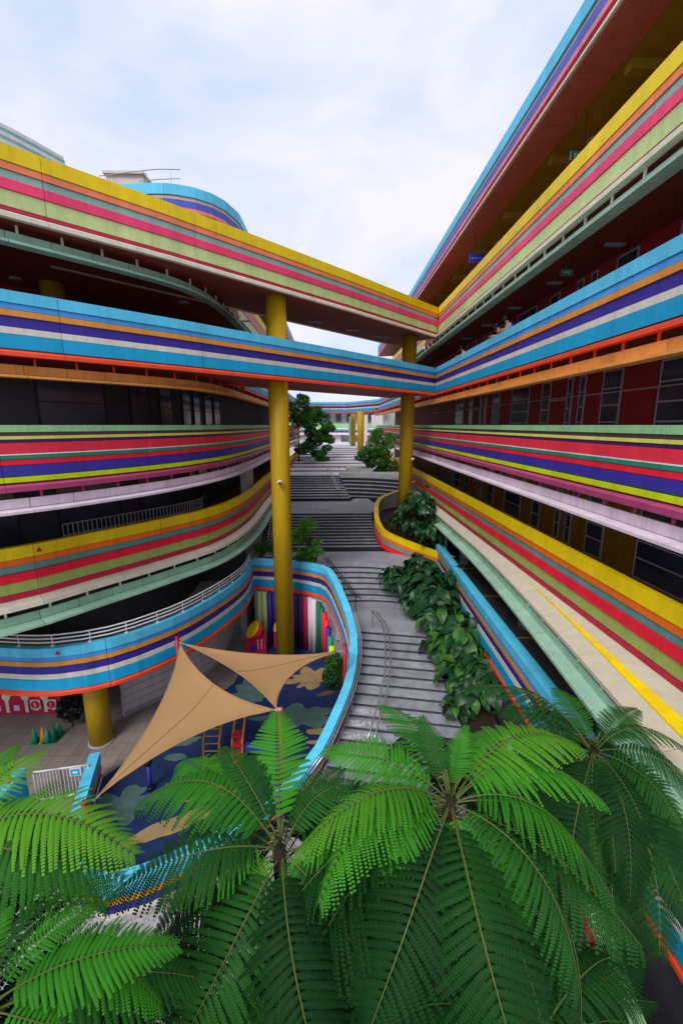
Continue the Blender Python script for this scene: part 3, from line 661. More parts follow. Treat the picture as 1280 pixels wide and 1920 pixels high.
# --- stairs
def wall_x(y):
    best = None
    for a, b in zip(pW, pW[1:]):
        if (a.y - y) * (b.y - y) <= 0 and a.y != b.y:
            x = a.x + (b.x - a.x) * (y - a.y) / (b.y - a.y)
            if x > -6 and y < 21.2: best = x if best is None else max(best, x)
    return best if best is not None else -.2
def step(parent, front, back, z, rise=.15, rm=None):
    """front/back: lists of (x, y) from left to right; a slab tread overhanging a dark riser"""
    q = MB(); n = len(front); t = .045
    fr = [(x, y + .03) for x, y in front]
    pb = [(x, y) for x, y in back][::-1]
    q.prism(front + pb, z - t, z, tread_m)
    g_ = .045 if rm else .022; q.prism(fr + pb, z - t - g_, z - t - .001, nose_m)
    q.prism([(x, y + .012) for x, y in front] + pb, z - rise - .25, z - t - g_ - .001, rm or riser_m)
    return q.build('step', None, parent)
F1 = tag(link('staircase', None, None, (2, 15, FL)), kind='structure')
for i in range(18):
    yl = 18.35 - .45 * i; xl = wall_x(yl - .1) + .02; xr = 4.3 + .05 * i + (.3 if i in (7, 8, 12) else 0); sl = -.19
    f = [(xl, yl - .0), (xl + .4, yl - .08), (xr, yl + sl * (xr - xl))]; b = [(x, y + .5) for x, y in f]
    if i == 0: b = [(x, y + .3) for x, y in f]
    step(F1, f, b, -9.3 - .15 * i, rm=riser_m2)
q = MB(); q.prism([(.2, 18.35 + .1), (3.9, 18.0), (4.6, 17.8), (4.8, 20.9), (4.4, 21.6), (-.3, 21.4), (-.1, 20)], -9.9, -9.296); struct(q, 'landing', land_t)
F2 = tag(link('staircase', None, None, (2, 22, FL)), kind='structure')
def arc(y0, bow, x0, x1, n=12): return [(x0 + (x1 - x0) * i / n, y0 - bow * ((i / n - .4) ** 2) * 4) for i in range(n + 1)]
for i in range(7):
    y = 24.35 - .486 * i; xl = wall_x(min(y - .9, 21.1)) - .15 if y < 22.6 else -.75
    xl = [-.9, -.75, -.6, -.5, -.35, -.2, -.05][i]
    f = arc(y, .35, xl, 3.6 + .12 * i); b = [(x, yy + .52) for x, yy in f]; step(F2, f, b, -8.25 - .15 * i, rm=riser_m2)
q = MB(); q.prism([(-4.4, 24.55), (XR - .6, 24.35), (XR, 27.3), (-4.4, 27.3)], -8.9, -8.254); struct(q, 'landing', land_t)
q = MB(); q.prism([(-4.3, 22.5), (-1.0, 21.9), (-.9, 24.6), (-4.4, 24.6)], -9.0, -7.75); tag(q.build('planter_soil', soil), kind='structure')
F3 = tag(link('staircase', None, None, (-1, 29, FL)), kind='structure')
for i in range(12):
    y = 30.5 - .277 * i; xr = 2.95 + (.0 if i < 8 else (i - 7) * .42)
    f = [(-4.5, y), (xr, y)]; step(F3, f, [(x, yy + .32) for x, yy in f], -6.3 - .15 * i)
q = MB(); q.prism([(-4.5, 30.75), (2.95, 30.75), (3.3, 31.5), (3.7, 34), (3.2, 36.8), (2.0, 36.8), (1.6, 35.45), (-4.5, 35.45)], -7, -6.304); struct(q, 'landing', land_t)
F4 = tag(link('staircase', None, None, (-1, 38, FL)), kind='structure')
for i in range(10):
    y = 40.8 - .535 * i; xr = .8 + .09 * i; f = [(-4.5, y), (xr, y)]; step(F4, f, [(x, yy + .58) for x, yy in f], -4.75 - .15 * i)
AM = tag(link('curved_seating_steps', None, None, (3, 38, FL)), kind='structure')
for i in range(6):
    R = 2.2 + i * .95; cx_, cy_ = 5.6, 41.3 - 5.2 * 0
    y0 = 39.5 - i * .48; xl = .85 + .14 * i
    f = [(xl + (6.6 - xl) * t / 10, y0 - 2.4 * (t / 10) ** 2.0) for t in range(11)]
    q = MB(); b = [(x, 41.6) for x, y in f][::-1]; z = -4.75 - .28 * (i)
    q.prism(f + b, z - .05, z - .002 * i, tread_m); q.prism([(x, y + .03) for x, y in f] + b, z - .6, z - .051, riser_m); q.build('seating_tier', None, AM)
q = MB(); q.prism([(.8, 40.6), (3.5, 40.1), (6.5, 38.6), (6.7, 41.7), (.8, 41.7)], -5.2, -4.5); struct(q, 'kerb', conc)
# plaza terraces rising away
PL = tag(link('plaza', None, None, (0, 55, TERR)), kind='structure')
for i in range(10):
    y0 = 41.3 + i * 3.2; y1 = y0 + 3.25 if i < 9 else 130; z = TERR + .125 * i
    q = MB(); q.prism([(-4.6, y0), (XR, y0), (XR, y1), (-4.6, y1)], z - 1.0, z); q.build('terrace', plaza_m, PL)
    q = MB(); q.prism([(-4.5, y0 - .015), (XR - .1, y0 - .015), (XR - .1, y0 - .004), (-4.5, y0 - .004)], z - .12, z - .02); q.build('riser', riser_m, PL)
q = MB(); q.prism([(-60, 130), (60, 130), (60, 200), (-60, 200)], FL, TERR + .9); struct(q, 'far_ground', plaza_m)
# ground masses beneath stairs
q = MB(); q.prism([(-4.4, 27.3), (XR, 27.3), (XR, 41.3), (-4.4, 41.3)], FL, -8.5); struct(q, 'stair_base', conc)
# --- yellow planter wall
YW = thing('planter_wall', (3.2, 30, -8), 'yellow topped striped planter wall curving down beside the upper stairs', 'wall')
yp = [aty(795, 893, 34.2), aty(770, 905, 34.0), aty(740, 921, 33.2), aty(716, 930, 32.3), aty(705, 941, 30.8), aty(702, 958, 29.0), aty(705, 976, 27.9), aty(716, 993, 27.3), aty(742, 1006, 26.8), aty(775, 1020, 26.0), aty(820, 1036, 24.4), aty(850, 1045, 23.6)]
pY = smooth_path([(p.x, p.y, p.z - Z2) for p in yp], .5)
S_PL = [('yellow', .36, .05), ('orange', .22, .03), ('greyteal', .30, .0), ('red', .34, .04)]
parapet(YW, pY, -1, Z2, S_PL, [5.5, 9.8], th=.26)
parapet_in = MB(); sweep(parapet_in, with_normals(pY, -1), [(-.25, -.04), (-.26, -.04), (-.26, -1.6), (-.25, -1.6)], Z2); parapet_in.build('inner_face', wall_grey, YW)
q = MB(); q.prism([(3.35, 33), (3.2, 29), (3.7, 27.6), (4.6, 27.2), (6.7, 26), (6.8, 34)], -8.4, -6.35); struct(q, 'planter_bed', soil)
# --- sloping bed right of the stairs
q = MB(); bed = [(4.1, 24.4, -8.35), (6.3, 24.4, -8.2), (6.1, 19, -9.1), (5.9, 14, -10.1), (5.7, 9, -11.4), (5.3, 8, FL + .1), (4.9, 8.9, FL + .1), (4.7, 13, -10.6), (4.3, 17.4, -9.45), (4.0, 20, -9.2)]
n = len(bed); q.add([(x, y, z) for x, y, z in bed] + [(x, y, FL - .2) for x, y, z in bed], [tuple(range(n))[::-1]] + [(i, (i + 1) % n, n + (i + 1) % n, n + i) for i in range(n)]); struct(q, 'planting_bed', soil)

# --- handrails
def handrail(pts, label, posts, dz=.9, m=steel, two=.22, r=.03):
    h = thing('handrail', pts[0], label, 'handrail', 'steel stair handrails')
    pts = [Vector(p) for p in pts]
    for k, d in enumerate((0, two)):
        q = MB(); pp = [p + Vector((d * .9, 0, dz - d * .3)) for p in pts]; q.tube(pp, r, 8); q.build('rail', m, h, True)
    for i in posts:
        p = point_at(pts, i * plen(pts)); q = MB(); q.cyl((p.x + .02, p.y), p.z, p.z + dz, .022, 8); q.build('post', m, h)
    return h
def stair_z1(y): return -9.3 - max(0, (18.35 - y) / 3) if y < 18.35 else -9.3
mid = [at(697, 1178, -9.3), at(716, 1205, -9.6), at(722, 1250, -10.0), at(719, 1310, -10.5), at(705, 1370, -11.0), at(688, 1430, -11.4)]
mid = smooth_path([(p.x, p.y, p.z) for p in mid], .6)
handrail(mid, 'long curved steel handrail in the middle of the lowest flight', (0, .25, .5, .75, .97))
p0, p1 = at(612, 1078, -8.3), at(664, 1148, -9.3); handrail([p0 + Vector((-.1, .3, .05)), p0, p1, p1 + Vector((.12, -.25, 0))], 'dark straight handrail on the flight beside the blue wall', (.08, .35, .62, .95), m=dark_steel)
handrail([(-.35, 40.9, -4.75), (.5, 35.6, -6.2)], 'steel handrail in the middle of the topmost flight', (.02, .97))
handrail([(-4.0, 40.9, -4.75), (-4.0, 35.6, -6.2)], 'steel handrail at the left edge of the topmost flight', (.02, .5, .97))
handrail([(-4.15, 30.4, -6.3), (-4.15, 27.4, -8.1)], 'white handrail at the left edge of the second flight, beside the building', (.02, .97), m=white_m)
sw = [p for p in pW if 11.2 < p.y < 18.2 and p.x > -2]
sw = [Vector((p.x + .34, p.y, Z1 + p.z - .95)) for p in sw]
handrail(sw, 'steel handrail running down outside the light blue playground wall', (.05, .3, .55, .8), two=.1, m=steel)
q = MB(); q.cyl((.8, 41.1), TERR, TERR + .95, .03, 8); tag(q.build('post', steel), 'single thin steel post on the terrace edge left of the right-hand tree', 'post')
# worn whitish squares painted on three steps
wm = mat('worn_white_paint', 'BFBFC4', rough=.8, var=.5, grime=.8, scale=6)
for i in (9, 10, 11):
    for j in range(2):
        yl = 18.35 - .45 * i; xl = wall_x(yl) + .35 + j * .75; z = -9.3 - .15 * i
        q = MB(); yy = yl - .19 * (xl - wall_x(yl)); q.prism([(xl, yy + .0), (xl + .65, yy - .12), (xl + .65, yy + .2), (xl, yy + .32)], z + .002, z + .005); q.build('paint_mark', wm, F1)

# ================================================================== FAR END
FB = thing('footbridge', (1, 70, Z4 - 1.5), 'distant blue striped footbridge closing the end of the plaza', 'footbridge')
pF = line_path([(-6, 71), (2.6, 70.5), (XR + .05, 62)])
parapet(FB, pF, -1, Z4, S_BLU, [6]); parapet(FB, offset(pF, -1, -3.5), 1, Z4, S_BLU, [6])
slab(FB, [(-6, 71), (2.6, 70.5), (XR, 62), (XR + 3.5, 64), (4.4, 74), (-6, 74.5)], Z4 - 1.7, Z4 - 1.2, soffit_rose, 'deck')
FH = thing('school_building', (0, 98, FL), 'far school block with green balcony and pale wall behind the plaza', 'building', 'school wings')
q = MB(); q.box((-14, 96, TERR), (16, 96.4, Z4 + 1.5)); q.build('facade', conc, FH)
q = MB(); q.box((-9, 94.8, TERR + .9), (2.2, 95.2, -.9 - 0)); q.build('screen_wall', mat('far_screen', 'D0CEC8', rough=.9), FH)
pFH = line_path([(-12, 94), (12, 94)])
parapet(FH, pFH, -1, Z3 + .3, [('green', .9, .05), ('white', .3, .02), ('greyteal', .4, .0), ('purple', .3, .03), ('pinkwhite', .5, .15)], [8, 16])
parapet(FH, pFH, -1, Z4 + 1.4, [('white', .5, .05), ('navy', .3, .0), ('white', .9, .05), ('coral', .3, .05)], [8, 16])
for i in range(9):
    q = MB(); q.box((-11 + i * 2.4, 95.9, Z3 + .6), (-9.6 + i * 2.4, 95.98, Z4 - .6)); o = q.build('window', frame_m, FH); g = MB(); g.box((-10.9 + i * 2.4, 95.86, Z3 + .7), (-9.7 + i * 2.4, 95.895, Z4 - .7)); g.build('pane', glass_m, o)
q = MB(); q.box((3.5, 84, TERR + .8), (4.2, 84.5, Z4 - 2)); tag(q.build('pier', P['greyteal']), 'tall grey-blue pier beside the far slim yellow column', 'pier')
q = MB(); q.box((6.6, 88, TERR + .8), (7.4, 88.5, Z4 - 1.6)); q.box((8.2, 88, -.2), (10.5, 88.5, Z4 - 1.6)); tag(q.build('far_wall', wall_white), 'pale lit wall panels at the right end of the plaza', 'wall')
q = MB(); q.box((-14, 118, FL), (20, 130, Z4 + 1.6)); q.box((-14, 117.9, Z4 + 1.8), (20, 130, Z4 + 2.6)); tag(q.build('distant_block', wall_white), 'pale distant block glimpsed above the far footbridge', 'building')
bn = thing('bench', (-1.6, 66, -3.8), 'small dark bench on the far plaza steps', 'bench')
q = MB(); q.box((-2.4, 65.6, -3.45), (-.9, 66.1, -3.35)); q.build('seat', conc, bn)
for x in (-2.3, -1.1): q = MB(); q.box((x, 65.65, -3.85), (x + .1, 66.05, -3.45)); q.build('leg', black_m, bn)
q = MB(); q.box((-3.3, 50.5, -4.4), (-1.9, 50.9, -3.75)); tag(q.build('planter_box', conc), 'pale low concrete planter wall under the left plaza trees', 'planter')
q = MB(); q.box((1.6, 43, -4.7), (4.2, 46, -4.3)); tag(q.build('planter_kerb', conc), 'low concrete bed under the feathery tree right of the plaza', 'planter')

# ================================================================== SAILS, POSTS, PLAYGROUND
def sail(A, B, C, label, seam_from, k=(.14, .14, .14), sag=.18):
    A, B, C = map(Vector, (A, B, C)); T = thing('shade_sail', (A + B + C) / 3, label, 'shade sail', 'sand-coloured shade sails')
    n = 44; idx = {}; vs = []; fs = []
    def pos(a, b, c):
        p = A * a + B * b + C * c
        p += (C - (A + B) / 2) * (4 * a * b * k[0]) + (A - (B + C) / 2) * (4 * b * c * k[1]) + (B - (A + C) / 2) * (4 * a * c * k[2])
        p.z -= sag * 27 * a * b * c
        for u, v, w_ in ((a, b, c), (b, c, a), (c, a, b)): p.z += .022 * sin(26 * (v - w_) / max(.15, v + w_)) * max(0, u - .3) * min(1, (v + w_) * 6)
        return p
    for i in range(n + 1):
        for j in range(n + 1 - i): idx[i, j] = len(vs); vs.append(pos(1 - (i + j) / n, i / n, j / n))
    for i in range(n):
        for j in range(n - i):
            fs.append((idx[i, j], idx[i + 1, j], idx[i, j + 1]))
            if i + j < n - 1: fs.append((idx[i + 1, j], idx[i + 1, j + 1], idx[i, j + 1]))
    q = MB(); q.add(vs, fs); o = q.build('cloth', sail_m, T, True)
    md = o.modifiers.new('t', 'SOLIDIFY'); md.thickness = .006
    for (f_) in (lambda t: pos(1 - t, t, 0), lambda t: pos(0, 1 - t, t), lambda t: pos(t, 0, 1 - t)):
        q = MB(); q.tube([f_(t / 20) for t in range(21)], .018, 6); q.build('hem', sail_m, T, True)
    sf = {'A': lambda t: pos(1 - t, t / 2, t / 2), 'B': lambda t: pos(t / 2, 1 - t, t / 2), 'C': lambda t: pos(t / 2, t / 2, 1 - t)}[seam_from]
    q = MB(); q.tube([sf(t / 20) + Vector((0, 0, .006)) for t in range(21)], .011, 5); q.build('seam', seam_m, T)
    ctr = (A + B + C) / 3
    for c in (A, B, C):
        d = (c - ctr).normalized(); q = MB(); q.tube([c - d * .03, c + d * .2], [.035, .02], 6); q.build('shackle', steel, T)
    return T
pA = at(338, 1207, -7.95); pB2 = at(517, 1331, -8.75); pC = at(187, 1490, -10.1); pD = at(634, 1222, -8.2)
sail(pA, pB2, pC, 'larger sand-coloured triangular shade sail stretching down to the lower left', 'C', (.10, .10, .10))
sail(pA + Vector((.12, 0, 0)), pD, pB2 + Vector((.0, .05, .03)), 'smaller sand-coloured triangular shade sail behind the larger one', 'B', (.13, .12, .08), .1)
def post(p, z0, zt, label, r=.075, cap=None):
    T = thing('sail_post', (p[0], p[1], z0), label, 'post', 'red sail posts')
    q = MB(); q.cyl((p[0], p[1]), z0, zt, r, 14); q.build('shaft', red_post, T, True)
    q = MB(); q.cyl((p[0], p[1]), zt, zt + .03, r + .015, 14); q.build('cap', P['rose'] if cap else red_post, T, True)
pp = at(333, 1202, -7.85); post((pp.x - .05, pp.y + .1), FL, -7.75, 'red post in front of the lowest blue balcony, holding both sails')
pp = at(521, 1331, -8.7); post((pp.x + .06, pp.y), FL, -8.68, 'sail post with pink cap under the meeting corner of the two sails', cap=1)
pp = at(158, 1508, -10.2); post((pp.x, pp.y), FL, -10.15, 'short red sail post against the light blue wall at lower left')
pp = at(648, 1216, -8.4); post((pp.x - .03, pp.y + .1), FL, -8.3, 'red sail post beside the playground wall at right')
pp = at(20, 1480, -10.9); post((pp.x, pp.y), FL, -10.2, 'red post half hidden by the leaves at the far left', .07)
def drum(px, py, ang, label):
    p = Vector((px, py, FL)); T = thing('play_panel', p, label, 'play panel', 'musical play panels'); d = Vector((cos(ang), sin(ang), 0)); n_ = Vector((-d.y, d.x, 0))
    if n_.y > 0: n_ = -n_
    q = MB(); q.obox(p, d, .55, .04, FL, FL + 1.15); q.build('board', P['crimson'], T)
    q = MB(); c = p + n_ * .07 + Vector((-.1, 0, .45)); q.tube([c - n_ * .02, c + n_ * .05], .17, 18); q.build('disc', P['violetblue'], T)
    q = MB(); c = p + d * -.1 + Vector((0, 0, 1.45)); ax = (Vector((-.62, -.30, .6))).normalized(); q.tube([c, c + ax * .06], .48, 26); q.build('drum_skin', P['yellow'], T)
    q = MB(); q.tube([c - ax * .3, c - ax * .005], [.42, .46], 22); q.build('drum_shell', P['red'], T)
    for s in (.12, .3):
        q = MB(); b = p + d * s + n_ * .08; q.tube([b + Vector((0, 0, .35)), b + Vector((0, 0, .8))], .018, 6); q.ball(b + Vector((0, 0, .84)), .05, n=8); q.build('mallet', P['cream'], T)
drum(-4.0, 20.7, .25, 'red musical play panel with tilted yellow drum left of the tallest column')
drum(-2.65, 21.2, -.5, 'red musical play panel with yellow drum half behind the tallest column')
# blue bollard and climbing frame
p = at(283, 1480, FL); T = thing('bollard', p, 'blue post with a black ball top on the playground floor', 'post')
q = MB(); q.cyl((p.x, p.y), FL, FL + .95, .07, 14); q.build('shaft', P['violetblue'], T, True)
q = MB(); q.ball((p.x, p.y, FL + 1.05), .14, n=14); q.build('ball', black_m, T, True)
q = MB(); q.cyl((p.x, p.y), FL + .0, FL + .12, .12, 14); q.build('foot', black_m, T, True)
p = at(425, 1440, FL); T = thing('climbing_frame', p, 'climbing frame with orange-brown arched ladders and red steps under the big sail', 'climbing frame')
for k, dx in enumerate((-.75, -.2, .25, .6)):
    q = MB(); q.tube([(p.x + dx, p.y - .2, FL), (p.x + dx, p.y, FL + 1.1), (p.x + dx + .05, p.y + .35, FL + 1.7), (p.x + dx + .05, p.y + .9, FL + 1.75)], .04, 8); q.build('arch', P['ochre'], T, True)
for k in range(6):
    q = MB(); z = FL + .25 + .27 * k; q.tube([(p.x - .75, p.y - .16 + k * .03, z), (p.x - .2, p.y - .16 + k * .03, z)], .022, 6); q.build('rung', P['ochre'], T)
for k in range(4):
    q = MB(); z = FL + .35 + .32 * k; q.box((p.x + .28, p.y - .3 + k * .06, z), (p.x + .58, p.y + .05 + k * .06, z + .05)); q.build('foot_step', P['crimson'], T)
q = MB(); q.box((p.x + .7, p.y - .1, FL + .75), (p.x + 1.8, p.y + .1, FL + .95)); q.build('beam', P['violetblue'], T)
# painted stall front with service window, far left
ST = thing('stall_counter', (-13, 16.3, FL), 'crimson painted counter front with yellow frieze under dark windows, far left', 'counter')
q = MB(); q.box((-18, 16.2, FL), (-11.35, 16.58, FL + 1.0)); q.build('front', P['crimson'], ST)
q = MB(); q.box((-18, 16.15, FL + 1.0), (-11.3, 16.58, FL + 1.2)); q.build('counter_top', P['yellow'], ST)
for i in range(12):
    q = MB(); q.tube([(-17.6 + i * .53, 16.13, FL + 1.02), (-17.6 + i * .53, 16.19, FL + 1.02)], .16, 14); q.build('scallop', P['yellow'], ST)
for i in range(8):
    x = -17.5 + i * .78; q = MB(); q.box((x, 16.17, FL + .1), (x + .13, 16.199, FL + .85)); q.tube([(x + .065, 16.16, FL + .82), (x + .065, 16.199, FL + .82)], .17, 12); q.build('painted_mushroom', P['cream'], ST)
    q = MB(); q.box((x + .32, 16.17, FL + .18), (x + .55, 16.199, FL + .42)); q.build('painted_block', P['pinkwhite'], ST)
def txt(s, loc, rot, size, m, parent, depth=.004, name='lettering'):
    c = bpy.data.curves.new(name, 'FONT'); c.body = s; c.size = size; c.extrude = depth; c.align_x = 'CENTER'; c.align_y = 'CENTER'
    o = bpy.data.objects.new('tmp', c); COL.objects.link(o); dg = bpy.context.evaluated_depsgraph_get(); me = bpy.data.meshes.new_from_object(o.evaluated_get(dg))
    bpy.data.objects.remove(o); me.materials.clear(); me.materials.append(m)
    me.transform(Matrix.LocRotScale(Vector(loc), rot.to_quaternion() if hasattr(rot, 'to_quaternion') else rot, None)); return link(name, me, parent)
from mathutils import Euler
for x, ch in ((-12.35, '5'), (-11.7, '1')):
    q = MB(); q.box((x - .2, 16.13, FL + .28), (x + .2, 16.165, FL + .7)); o = q.build('number_plate', P['cream'], ST)
    q = MB(); q.tube([(x, 16.10, FL + .49), (x, 16.128, FL + .49)], .17, 16); q.build('disc', P['crimson'], o); txt(ch, (x, 16.095, FL + .49), Euler((pi / 2, 0, 0)), .26, P['white'], o)
for i in range(4):
    x0 = -17.6 + i * 1.55; q = MB()
    q.box((x0, 16.5, FL + 1.35), (x0 + .06, 16.58, FL + 2.9)); q.box((x0 + .06, 16.51, FL + 1.35), (x0 + 1.5, 16.58, FL + 1.42)); o = q.build('window_frame', white_m, ST)
    g = MB(); g.box((x0 + .06, 16.54, FL + 1.42), (x0 + 1.55, 16.585, FL + 2.9)); g.build('pane', glass_m, o)
q = MB(); q.box((-11.5, 16.45, FL + 1.25), (-11.3, 16.58, FL + 1.9)); q.build('trim', P['crimson'], ST)
for i, (x, y, c) in enumerate(((67, 1392, 'darkteal'), (83, 1390, 'ochre'), (91, 1391, 'darkteal'), (103, 1388, 'darkgreen'), (112, 1379, 'darkteal'))):
    p = at(x, y, FL); nm = ['leftmost teal cone beside the crimson counter', 'brown cone, second in the row beside the counter', 'teal cone right of the brown cone', 'bright green cone in the row of cones', 'rearmost teal cone at the right end of the row'][i]
    T = thing('traffic_cone', p, nm, 'cone', 'training cones by the counter')
    q = MB(); q.cyl((p.x, p.y), FL + .02, FL + .62, .14, 14, None, .025); q.build('cone_body', P[c], T, True)
    q = MB(); q.box((p.x - .17, p.y - .17, FL), (p.x + .17, p.y + .17, FL + .025)); q.build('foot', P[c], T)
# gate
g0, g1 = at(62, 1448, -10.75), at(165, 1434, -10.75); GT = thing('gate', (g0.x, g0.y, FL), 'white railing gate with a small blue sign, lower left', 'gate')
gm = g0.lerp(g1, .47); 
for A_, B_ in ((g0, gm), (gm, g1)):
    for z in (-10.75, FL + .12): q = MB(); q.tube([(A_.x, A_.y, z), (B_.x, B_.y, z)], .028, 8); q.build('rail', white_m, GT, True)
    for t in range(9):
        p = A_.lerp(B_, t / 8); q = MB(); q.cyl((p.x, p.y), FL + .03, -10.75, .012 if t % 8 else .03, 6); q.build('bar' if t % 8 else 'post', white_m, GT)
d = (g1 - g0).normalized(); n_ = Vector((d.y, -d.x, 0)); c = g0.lerp(g1, .77)
q = MB(); q.obox((c.x + n_.x * .05, c.y + n_.y * .05), d, .17, .008, -11.05, -10.76); sg = q.build('sign', white_m, GT)
q = MB(); q.obox((c.x + n_.x * .062, c.y + n_.y * .062), d, .13, .004, -11.02, -10.80); q.build('sign_face', P['cyan'], sg)
ang = atan2(d.y, d.x)
q = MB(); q.obox((c.x + n_.x * .068, c.y + n_.y * .068), d, .07, .003, -10.95, -10.87); q.build('pictogram', white_m, sg)
WP = thing('wall_pier', at(46, 1450, FL), 'light blue wall end with round hole left of the gate', 'wall')
a_, b_ = at(40, 1446, -10.75), at(-60, 1560, -10.75); q = MB(); d_ = (b_ - a_); m_ = (a_ + b_) / 2; q.obox((m_.x, m_.y), d_, d_.length / 2, .13, FL, -10.8); q.build('base', P['cyan'], WP)
q = MB(); q.obox((m_.x, m_.y), d_, d_.length / 2 + .02, .16, -10.8, -10.65); q.build('coping', P['lightblue'], WP)
# small red triangles on the balcony fronts
def tri(x, y, path, z, label):
    p = at(x, y, z); i = min(range(len(path)), key=lambda i: (path[i] - Vector((p.x, p.y, 0))).length)
    nn = normals(path, -1)[i]; t = Vector((-nn.y, nn.x)).normalized(); nn = nn.normalized(); o_ = .056
    # slide the point onto the balcony face
    b = path[i]; s_ = (Vector((p.x, p.y)) - Vector((b.x, b.y))).dot(t); c = Vector((b.x, b.y)) + t * s_ + nn * o_
    q = MB(); h = .085; vs = []
    for o in (0, .006):
        for u, v in ((-h, -h * .8), (h, -h * .8), (0, h * .9)): e = c + t * u + nn * o; vs.append((e.x, e.y, z + v))
    q.add(vs, [(0, 1, 2), (5, 4, 3), (0, 3, 4, 1), (1, 4, 5, 2), (2, 5, 3, 0)])
    tag(q.build('triangle_marker', P['darkred']), label, 'sign', 'red triangle markers')
tri(56, 811, pL3, -.1, 'small red triangle on the green top band of the left balcony')
tri(81, 1034, pL2, Z2 - .18, 'small red triangle on the yellow band of the left balcony')
tri(110, 1222, pL1, Z1 - .16, 'small red triangle on the light blue band of the lowest left balcony')
# hanging signs
def exit_sign(x, y, z, label, k=1.0, ceil=.75):
    T = thing('exit_sign', (x, y, z), label, 'sign', 'hanging exit signs'); q = MB(); q.box((x - .22 * k, y - .03, z - .11 * k), (x + .22 * k, y + .03, z + .11 * k)); q.build('box', mat('exit_face', '6E8480', rough=.5), T)
    q = MB(); q.box((x - .20 * k, y - .036, z - .09 * k), (x + .20 * k, y - .031, z + .09 * k)); f = q.build('face', P['darkgreen'], T)
    txt('EXIT', (x, y - .04, z), Euler((pi / 2, 0, 0)), .13 * k, P['white'], f)
    for s in (-.15, .15): q = MB(); q.cyl((x + s * k, y), z + .11 * k, z + ceil, .008, 6); q.build('hanger', black_m, T)
exit_sign(7.85, 15.3, 8.35, 'hanging EXIT sign under the olive roof soffit', 1.1, 1.25)
exit_sign(7.6, 14.8, 4.8, 'hanging EXIT sign in the dark red corridor below the mint fin', .85, .6)
p = (XR + .9, 23.8, Z6 - 2.65); T = thing('direction_sign', p, 'small dark blue hanging sign near the corner of the top corridor', 'sign')
q = MB(); q.box((p[0] - .6, p[1] - .03, p[2] - .22), (p[0] + .6, p[1] + .03, p[2] + .22)); q.build('board', P['navy'], T)
q = MB(); q.box((p[0] - .5, p[1] - .036, p[2] - .02), (p[0] + .3, p[1] - .031, p[2] + .03)); q.build('stripe', P['blue'], T)
for s in (-.35, .35): q = MB(); q.cyl((p[0] + s, p[1]), p[2] + .22, Z6 - 1.4, .012, 6); q.build('hanger', black_m, T)

